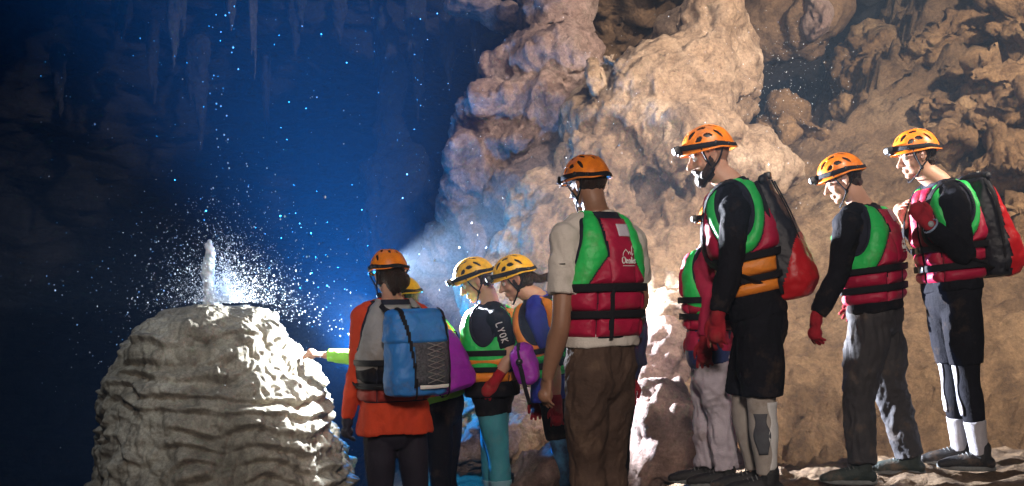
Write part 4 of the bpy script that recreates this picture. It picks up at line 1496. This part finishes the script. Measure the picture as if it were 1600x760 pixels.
E = build(dict(
    label='man seen from behind in white tee, brown trousers, red and green vest', d=5.45, s=1.0, seed=6, skin=SKIN_D,
    pel=(938, 572), neck=(932, 338), head=(917, 291), yaw=38, hyaw=44, hpitch=10, hs=.95, arm=1.12, roll=3,
    shL=(886, 374, -.10), eL=(877, 503, -.14), wL=(856, 588, -.05), hL=((-.12, .15, -1), (.8, .5, 0), .30), eR=(1000, 470, .25), wR=(960, 500, .40), hR=((-.8, .3, 0), (0, -.2, -1), .5), shR=(984, 378, .13),
    kL=(918, 720, .04), kR=(950, 720, .12), aL=(926, .02), aR=(962, .14), foot=(20, 10),
    legs=[('brown_trousers', BROWN, 1, .026, .013, .16)],
    shirt=[('white_tee', TEE, .13, .72, .014, .010, 1.03)], shoe=SHOE, lampa=-25, lift=.0, hair=.5,
    vest=dict(ring=GREEN, main=RED, w=1.0, fat=.005, t0=.19, sA=.52, sB=.35, t1=.99, e1=2.05, vx=-.075, logo=(.015, .475, .028), patch=(.018, .620, .034, .028, PATCH))))

G_ = build(dict(
    label='person hidden behind the bearded man, crimson sleeve and pale trousers showing', d=6.15, s=.95, seed=7,
    pel=(1108, 548), neck=(1108, 390), head=(1124, 352), yaw=80, hyaw=88, hpitch=10, hs=.9,
    shL=(1102, 422, -.13), eL=(1112, 480, -.18), wL=(1102, 532, -.18), hL=((-.05, 0, -1), (.4, .9, 0), .3), eR=(1095, 470, .2), wR=(1085, 520, .2), hR=((0, 0, -1), (0, -1, 0), .4),
    kL=(1126, 650, -.06), kR=(1106, 650, .10), aL=(1134, -.06), aR=(1104, .10), foot=(80, 80), gL=RGLOVE, gR=RGLOVE,
    legs=[('pale_trousers', PALE, .97, .020, .016, .05), ('navy_jacket_hem', mat('navy_jacket', (.03, .05, .16), .6), .07, .03, .006, .35)],
    shirt=[('crimson_top', CRIM, 0, 1.9, .014, .006, 1.02)], shoe=SHOE,
    vest=dict(ring=GREEN, main=RED, t1=.98, t0=.2, sA=.5, sB=.34, w=1.0, vert=0)))

Hh = build(dict(
    label='tall bearded man in black top and long black shorts carrying a black and red backpack', d=5.8, s=1.06, seed=8,
    pel=(1186, 498), neck=(1140, 288), head=(1108, 246), yaw=78, hyaw=92, hpitch=14, hs=.98, beard=1, hair=0, lampa=5,
    shL=(1148, 330, -.18), eL=(1142, 420, -.24), wL=(1122, 492, -.26), hL=((-.08, 0, -1), (.5, .8, 0), .35), eR=(1125, 415, .22), wR=(1118, 480, .2), hR=((0, 0, -1), (0, -1, 0), .4),
    kL=(1190, 640, -.09), kR=(1164, 640, .11), aL=(1198, -.09), aR=(1181, .11), foot=(85, 85), gL=RGLOVE, gR=RGLOVE,
    legs=[('black_shorts', BLACK, .36, .034, .012, .30)],
    lower=[('leg_sleeve', BEIGE, .30, .94, .006, 'LR'), ],
    shirt=[('black_top', BLACK, .02, 1.97, .012, .010, 1.03)], shoe=SHOE,
    vest=dict(ring=GREEN, main=RED, low=ORANGE, w=1.0, t0=.18, sA=.46, sB=.30, t1=.98, e1=1.62, vert=0)))

I = build(dict(
    label='stepping person in dark grey trousers, black sleeves and vest, without a backpack', d=6.05, s=.97, seed=9,
    pel=(1368, 490), neck=(1346, 326), head=(1317, 283), yaw=56, hyaw=80, hpitch=22, hs=.98,
    shL=(1324, 352, -.13), eL=(1308, 432, -.18), wL=(1276, 494, -.16), hL=((-.1, 0, -1), (.9, .3, 0), .45), eR=(1370, 430, .30), wR=(1350, 470, .40), hR=((-.6, .3, -.6), (0, -1, 0), .4),
    kL=(1343, 610, -.04), kR=(1392, 608, .08), aL=(1346, -.10), aR=(1422, .10), foot=(85, 80), gL=RGLOVE, gR=RGLOVE,
    legs=[('dark_trousers', DGREY, .98, .030, .015, .12)],
    shirt=[('black_top', BLACK, .02, 1.95, .014, .011, 1.03)], shoe=GRN_SHOE,
    vest=dict(ring=GREEN, main=RED, w=1.0, t0=.10, sA=.42, sB=.24, t1=.98, e1=1.95, vx=-.04, logo=(.012, .325, .022), patch=(.012, .50, .034, .034, mat('pink_patch', (.62, .42, .48), .6)))))

Jp = build(dict(
    label='rightmost person, hands raised to the chest, grey socks and black leggings', d=6.2, s=.99, seed=10,
    pel=(1487, 458), neck=(1468, 288), head=(1432, 246), yaw=98, hyaw=92, hpitch=12, hs=.98, lampa=0,
    shL=(1490, 318, -.17), eL=(1506, 398, -.20), wL=(1450, 350, -.28), hL=((-.5, .2, .75), (0, .9, .2), .9), eR=(1450, 385, .12), wR=(1416, 352, .10), hR=((-.35, -.1, .8), (.4, -.6, 0), .9),
    kL=(1512, 590, -.08), kR=(1490, 585, .10), aL=(1531, -.08), aR=(1500, .16), foot=(80, 84), gL=RGLOVE,
    legs=[('black_leggings', BLACK, .74, .006, .003, .0), ('black_shorts', BLACK, .34, .022, .005, .14)],
    lower=[('sock', SOCK, .72, .99, .009, 'LR')],
    shirt=[('black_top', BLACK, .02, (1.93, 1.93), .014, .010, 1.03)], shoe=SHOE,
    vest=dict(ring=GREEN, main=RED, hem=RED, w=1.0, t0=.10, sA=.42, sB=.24, t1=.98, e1=1.55, vert=0)))


# ------------------------------------------------------------------ patterns worn by single people
def front_stripes(sp, ks, m, a0, a1, side=0.2, parent_name='leggings_panel', wid=.6):
    """pale panel down the shin and thigh side of the tights"""
    for k in ks:
        hp, kn, an = sp['_legs'][k]
        s = sp['s']
        c = catmull([hp, hp * .55 + kn * .45, kn, kn * .68 + an * .32, kn * .3 + an * .7, an], 10)
        rc = [q[0] for q in catmull([[x, 0, 0] for x in (.098, .0905, .0670, .0680, .0530, .047)], 10)]
        i0, i1 = int(len(c) * a0), int(len(c) * a1)
        fw = sp['_f'].fwd
        ya = math.radians(sp['foot'][0])
        fw = np.array([-math.sin(ya), math.cos(ya), 0])
        lt = np.cross(UP, fw)
        rows = []
        for i in range(i0, i1):
            t_ = unit(c[min(i + 1, len(c) - 1)] - c[i - 1])
            r1 = unit(fw - t_ * np.dot(fw, t_))
            r2 = np.cross(t_, r1)
            wv = wid * (1 + .25 * math.sin(i * .45))
            rows.append([c[i] + (r1 * math.cos(side + wv * q) + r2 * math.sin(side + wv * q)) * (rc[i] + .0015) * s for q in np.linspace(-1, 1, 9)])
        me = grid_mesh(np.array(rows), wrap=False)
        me = apply_mods(me, [('SOLIDIFY', dict(thickness=.003, offset=0))])
        link(parent_name, me, m, sp['_body'])


WHITEP = mat('white_panel_glare', (0.70, 0.70, 0.74), .7, (.10, .10, .14), 12, .2, 90)  # white pattern of the tights plus glare on the leg fronts, painted in
front_stripes(Jp, 'LR', WHITEP, .02, .70, side=.1, wid=.55)
WP2 = mat('white_leg_panel', (0.72, 0.72, 0.70), .7, (.55, .55, .55), 12, .2, 90)
DP2 = mat('charcoal_leg_panel', (0.09, 0.10, 0.11), .7, (.06, .06, .07), 12, .2, 90)
front_stripes(Hh, 'L', DP2, .42, .78, side=-1.35, wid=.5)
front_stripes(Hh, 'L', WP2, .36, .92, side=-2.5, wid=.55)

# small print on C's sleeve and E's sleeve
def arm_print(sp, k, t0, t1, m, r, rows=1, name='sleeve_print', yy=0.0, letters='LY'):
    sh, e, w = sp['_arms'][k]
    ax = unit(e - sh)
    out = unit(np.array([0, -1, 0]) - ax * np.dot(ax, [0, -1, 0]))
    sd = np.cross(ax, out)
    g = Geo()
    n = len(letters)
    for i, ch in enumerate(letters):
        c0 = t0 + (t1 - t0) * (i / n)
        hgt = (t1 - t0) / n * .72
        for stv in LET[ch]:
            pts = []
            for (a, b) in stv:
                al = c0 + a * hgt
                ang = -(b - .5) * r[1] + yy
                pts.append(sh + ax * al + (out * math.cos(ang) + sd * math.sin(ang)) * r[0])
            g.tube(pts, [r[2]] * len(pts), 2 if len(pts) > 2 else 1, 5)
    link(name, g.mesh(), m, sp['_body'])


LET = {'L': [[(0, 1), (0, 0), (.8, 0)]], 'Y': [[(0, 1), (.4, .5), (.8, 1)], [(.4, .5), (.4, 0)]], 'K': [[(0, 1), (0, 0)], [(.7, 1), (.05, .45), (.7, 0)]],
       'O': [[(0, .5), (.1, .9), (.4, 1), (.7, .9), (.8, .5), (.7, .1), (.4, 0), (.1, .1), (0, .5)]],
       '-': [[(0, .5), (.9, .5)]]}
arm_print(C, 'L', .03, .16, WHITE, (.071, .5, .0035), letters='LYOK')
# short dark print line and dot above the hem of E's sleeve, chevrons on H's leg
sh, e, w = E['_arms']['L']
ax_ = unit(e - sh)
out = unit(np.array([-.12, -1, 0]) - ax_ * np.dot(ax_, [-.12, -1, 0]))
sd = np.cross(out, ax_)
g = Geo()
g.tube([sh + ax_ * (.128 - .006 * math.sin(q)) + (out * math.cos(q) + sd * math.sin(q)) * .0785 for q in np.linspace(-.55, .05, 8)], [.0028] * 8, 1, 5)
link('sleeve_print', g.mesh(), BLACKP, E['_body'])


# ================================================================== bags
def pack_axes(f, tilt=0.0, turn=0.0):
    a = math.radians(turn)
    lat = unit(f.lat * math.cos(a) + f.fwd * math.sin(a))
    fwd = unit(np.cross(f.up, lat))
    up = unit(f.up * math.cos(math.radians(tilt)) + fwd * math.sin(math.radians(tilt)))
    fwd = unit(np.cross(up, lat))
    return np.array([lat, fwd, up])


def shoulder_straps(root, sp, ax, c, top, bot, m=WEB, xs=.075):
    f, s = sp['_f'], sp['s']
    for sx in (-1, 1):
        a = c + ax[0] * sx * xs + ax[1] * .06 + ax[2] * top
        o1 = f.neck + f.lat * sx * .105 * s + f.up * .004 * s - f.fwd * .03
        o2 = f.neck + f.lat * sx * .115 * s - f.up * .06 * s + f.fwd * .120 * s
        o3 = f.pel + f.up * f.L * .5 + f.lat * sx * .12 * s + f.fwd * .178 * s
        o4 = f.pel + f.up * f.L * .30 + f.lat * sx * .215 * s
        b = c + ax[0] * sx * xs * 1.5 + ax[1] * .05 + ax[2] * bot
        strap([a, o1, o2, o3, o4, b], .022, .005, m, root, 'shoulder_strap', ref=f.lat)


def torso_point(sp, t, back, lat=0.0):
    f = sp['_f']
    return f.pel + f.up * f.L * t - f.fwd * back + f.lat * lat


# A's blue backpack with net pocket
f = A['_f']
root = empty('backpack', torso_point(A, .08, .25))
tag(root, 'bright blue backpack with a dark net pocket on the woman in red', 'backpack')
inv = -np.array(root.location)
def rooted(root):
    """children are built in world space; this keeps them there"""
    bpy.context.view_layer.update()
    mi = Matrix.Translation(-root.location)
    for ch in [o for o in bpy.data.objects if o.parent == root]:
        ch.matrix_parent_inverse = mi
ax = pack_axes(f, 0, 14)
c = P(650, 618, 6.3 - .235)
st = [(0, .13, .06, 0, 0), (.01, .165, .095, 0, 0), (.10, .178, .11, 0, -.01), (.28, .165, .105, 0, -.01), (.37, .155, .095, 0, 0), (.425, .145, .08, 0, 0), (.445, .115, .05, 0, 0)]
Gb, Nb, X, Y, Z, V = bag_grid(c, ax, st)
bag_body('bag_body', Gb, BLUEBAG, root)
bk = Y < -.02
panel('bag_lid', Gb, Nb, np.minimum(Z - .28, .455 - Z) + 0 * X, .014, BLUEBAG, root, k=.006, base=.003)
panel('net_pocket', Gb, Nb, np.where(bk, np.minimum.reduce([.115 - np.abs(X - .035), Z - .05, .285 - Z]), -1), .022, MESHY, root, k=.02, base=.002)
panel('side_strap', Gb, Nb, np.where(bk, .012 - np.abs(X + .088 + .12 * (Z - .2)), -1), .004, WEB, root, k=.002, base=.020)
panel('side_strap', Gb, Nb, np.where(bk, .011 - np.abs(X - .125 + .05 * (Z - .2)), -1), .004, WEB, root, k=.002, base=.018)
panel('reflective_hem', Gb, Nb, np.where(bk, np.minimum(.010 - np.abs(Z - .056), .09 - np.abs(X - .035)), -1), .003, WHITE, root, k=.002, base=.024)
g = Geo()
for i in range(7):                      # the criss-cross cord on the pocket
    z0, z1 = .07 + i * .03, .07 + (i + 1) * .03
    for q in (1, -1):
        a_ = c + ax[0] * (.035 + q * .05) + ax[1] * -.152 + ax[2] * z0
        b_ = c + ax[0] * (.035 - q * .05) + ax[1] * -.152 + ax[2] * z1
        g.tube([a_, b_], [.0022, .0022], 1, 5)
link('cord', g.mesh(), GREY, root)
shoulder_straps(root, A, ax, c, .40, .04)
rooted(root)

# B's purple bag, worn on the back
f = B['_f']
root = empty('backpack', P(712, 612, 6.7))
tag(root, 'purple dry bag with a dark blue side, right of the blue backpack', 'backpack')
ax = pack_axes(f, 4, -20)
c = P(711, 612, 6.62)
st = [(0, .10, .06, 0, 0), (.02, .135, .10, 0, 0), (.12, .14, .105, 0, 0), (.26, .12, .085, 0, 0), (.35, .085, .06, 0, .02), (.38, .04, .02, 0, .03)]
Gb, Nb, X, Y, Z, V = bag_grid(c, ax, st)
bag_body('bag_body', Gb, PURPLE, root)
panel('bag_strap', Gb, Nb, np.minimum(.010 - np.abs(Y + .02), .33 - Z), .004, WEB, root, k=.002, base=.012)
shoulder_straps(root, B, ax, c, .30, .04)
rooted(root)

# D's purple hip bag
root = empty('waist_bag', P(824, 600, 6.5))
tag(root, 'small purple bag with a black buckle strap hanging below the royal blue sleeve', 'bag')
ax = pack_axes(D['_f'], 0, 0)
c = P(828, 600, 6.55)
st = [(0, .04, .02, 0, 0), (.02, .072, .066, 0, 0), (.11, .085, .076, 0, 0), (.20, .070, .06, 0, 0), (.24, .03, .02, 0, 0)]
Gb, Nb, X, Y, Z, V = bag_grid(c, ax, st, 90, 60, 2.4)
bag_body('bag_body', Gb, PURPLE, root)
panel('bag_strap', Gb, Nb, np.where(X < 0, .011 - np.abs(Y + .0), -1), .005, WEB, root, k=.002, base=.006)
g = Geo()
g.ell(c + ax[2] * .15 - ax[0] * .10, (.02, .012, .02))
link('buckle', g.mesh(), BLACKP, root)
strap([c + ax[2] * .13 - ax[0] * .10, c + ax[2] * .0 - ax[0] * .105, c - ax[2] * .10 - ax[0] * .09], .012, .004, WEB, root, 'loose_strap', ref=ax[1])
f = D['_f']
strap([c + ax[2] * .2, torso_point(D, .45, -.14, -.1), torso_point(D, .5, 0, -.22), torso_point(D, .45, .17)], .016, .004, WEB, root, 'waist_strap')
rooted(root)


def two_tone_pack(sp, cpix, label, h, w, dep, red_f, tilt=0, turn=0, dd=0.0, lean=0.0):
    f = sp['_f']
    c = P(cpix[0], cpix[1], sp['d'] + dd)
    root = empty('backpack', c)
    tag(root, label, 'backpack')
    ax = pack_axes(f, tilt, turn)
    st = [(0, w * .6, dep * .45, 0, -.03), (.02 * h, w * .86, dep * .85, 0, -.03), (.14 * h, w, dep * 1.12, 0, -.04), (.35 * h, w * 1.0, dep * 1.08, 0, -.025), (.62 * h, w * .95, dep * .88, 0, 0),
          (.85 * h, w * .88, dep * .62, 0, .015), (.97 * h, w * .82, dep * .38, 0, .02), (h, w * .7, dep * .2, 0, .02)]
    Gb, Nb, X, Y, Z, V = bag_grid(c, ax, st, 150, 130, 2.9)
    bag_body('bag_body', Gb, BLACKBAG, root)
    ff = red_f(X, Y / dep, Z / h)
    panel('red_panel', Gb, Nb, ff, .008, REDBAG, root, k=.008, base=.001)
    for sx in (-1, 1):
        strap([c + ax[0] * sx * w * .5 + ax[1] * (-.02 - dep * .95) + ax[2] * h * .10, c + ax[0] * sx * w * .5 + ax[1] * (-dep * 1.13) + ax[2] * h * .35,
               c + ax[0] * sx * w * .5 + ax[1] * (-dep * .86) + ax[2] * h * .66, c + ax[0] * sx * w * .45 + ax[1] * (-dep * .35) + ax[2] * h * .985], .012, .004, WEB, root, 'compression_strap', ref=ax[0])
    # roll top with its buckle
    g = Geo()
    g.tube([c + ax[0] * -w * .78 + ax[2] * h * 1.0, c + ax[2] * h * 1.015, c + ax[0] * w * .78 + ax[2] * h * 1.0], [.022] * 3, 5, 12)
    link('roll_top', g.mesh(), BLACKBAG, root)
    g = Geo()
    g.box(c + ax[2] * h * 1.03 - ax[1] * .02, (.035, .016, .018), ax)
    link('buckle', bevelled(g, .004), BLACKP, root)
    strap([c - ax[0] * w * .85 + ax[1] * .03 + ax[2] * h * .98, c - ax[0] * w * 1.0 + ax[1] * .0 + ax[2] * h * .75, c - ax[0] * w * 1.03 + ax[2] * h * .4, c - ax[0] * w * .95 + ax[2] * h * .05], .010, .004, WEB, root, 'side_strap', ref=ax[1])
    shoulder_straps(root, sp, ax, c, h * .8, .05)
    rooted(root)
    return root


two_tone_pack(Hh, (1228, 466), 'tall black and red backpack bulging low on the bearded man', .60, .16, .115,
              lambda X, Y, Z: np.minimum(((-Y) - 2.3 * (Z - .22) - .30) * .05, .85 - Z), tilt=-2, turn=-6, dd=-.02)
two_tone_pack(Jp, (1546, 434), 'black backpack with a red back edge on the caver at far right', .54, .17, .105,
              lambda X, Y, Z: np.minimum((-Y - .22) * .05, .9 - Z), tilt=4, turn=4, dd=.02)

# watch on the raised wrist
sh, e, w = Jp['_arms']['L']
a_ = unit(w - e)
g = Geo()
pts = []
u1 = unit(np.cross(a_, UP))
u2 = np.cross(a_, u1)
cc = w - a_ * .02
g.tube([cc + (u1 * math.cos(q) + u2 * math.sin(q)) * .041 for q in np.linspace(0, 2 * math.pi, 17)], [.006] * 17, 1, 6)
o = link('wrist_watch', g.mesh(), mat('blue_grey_watch', (.25, .35, .5), .4), Jp['_body'])
g = Geo()
g.ell(cc + np.array([-.3, -1, .2]) * .040, (.016, .008, .016))
link('watch_face', g.mesh(), LENS_OFF, o)
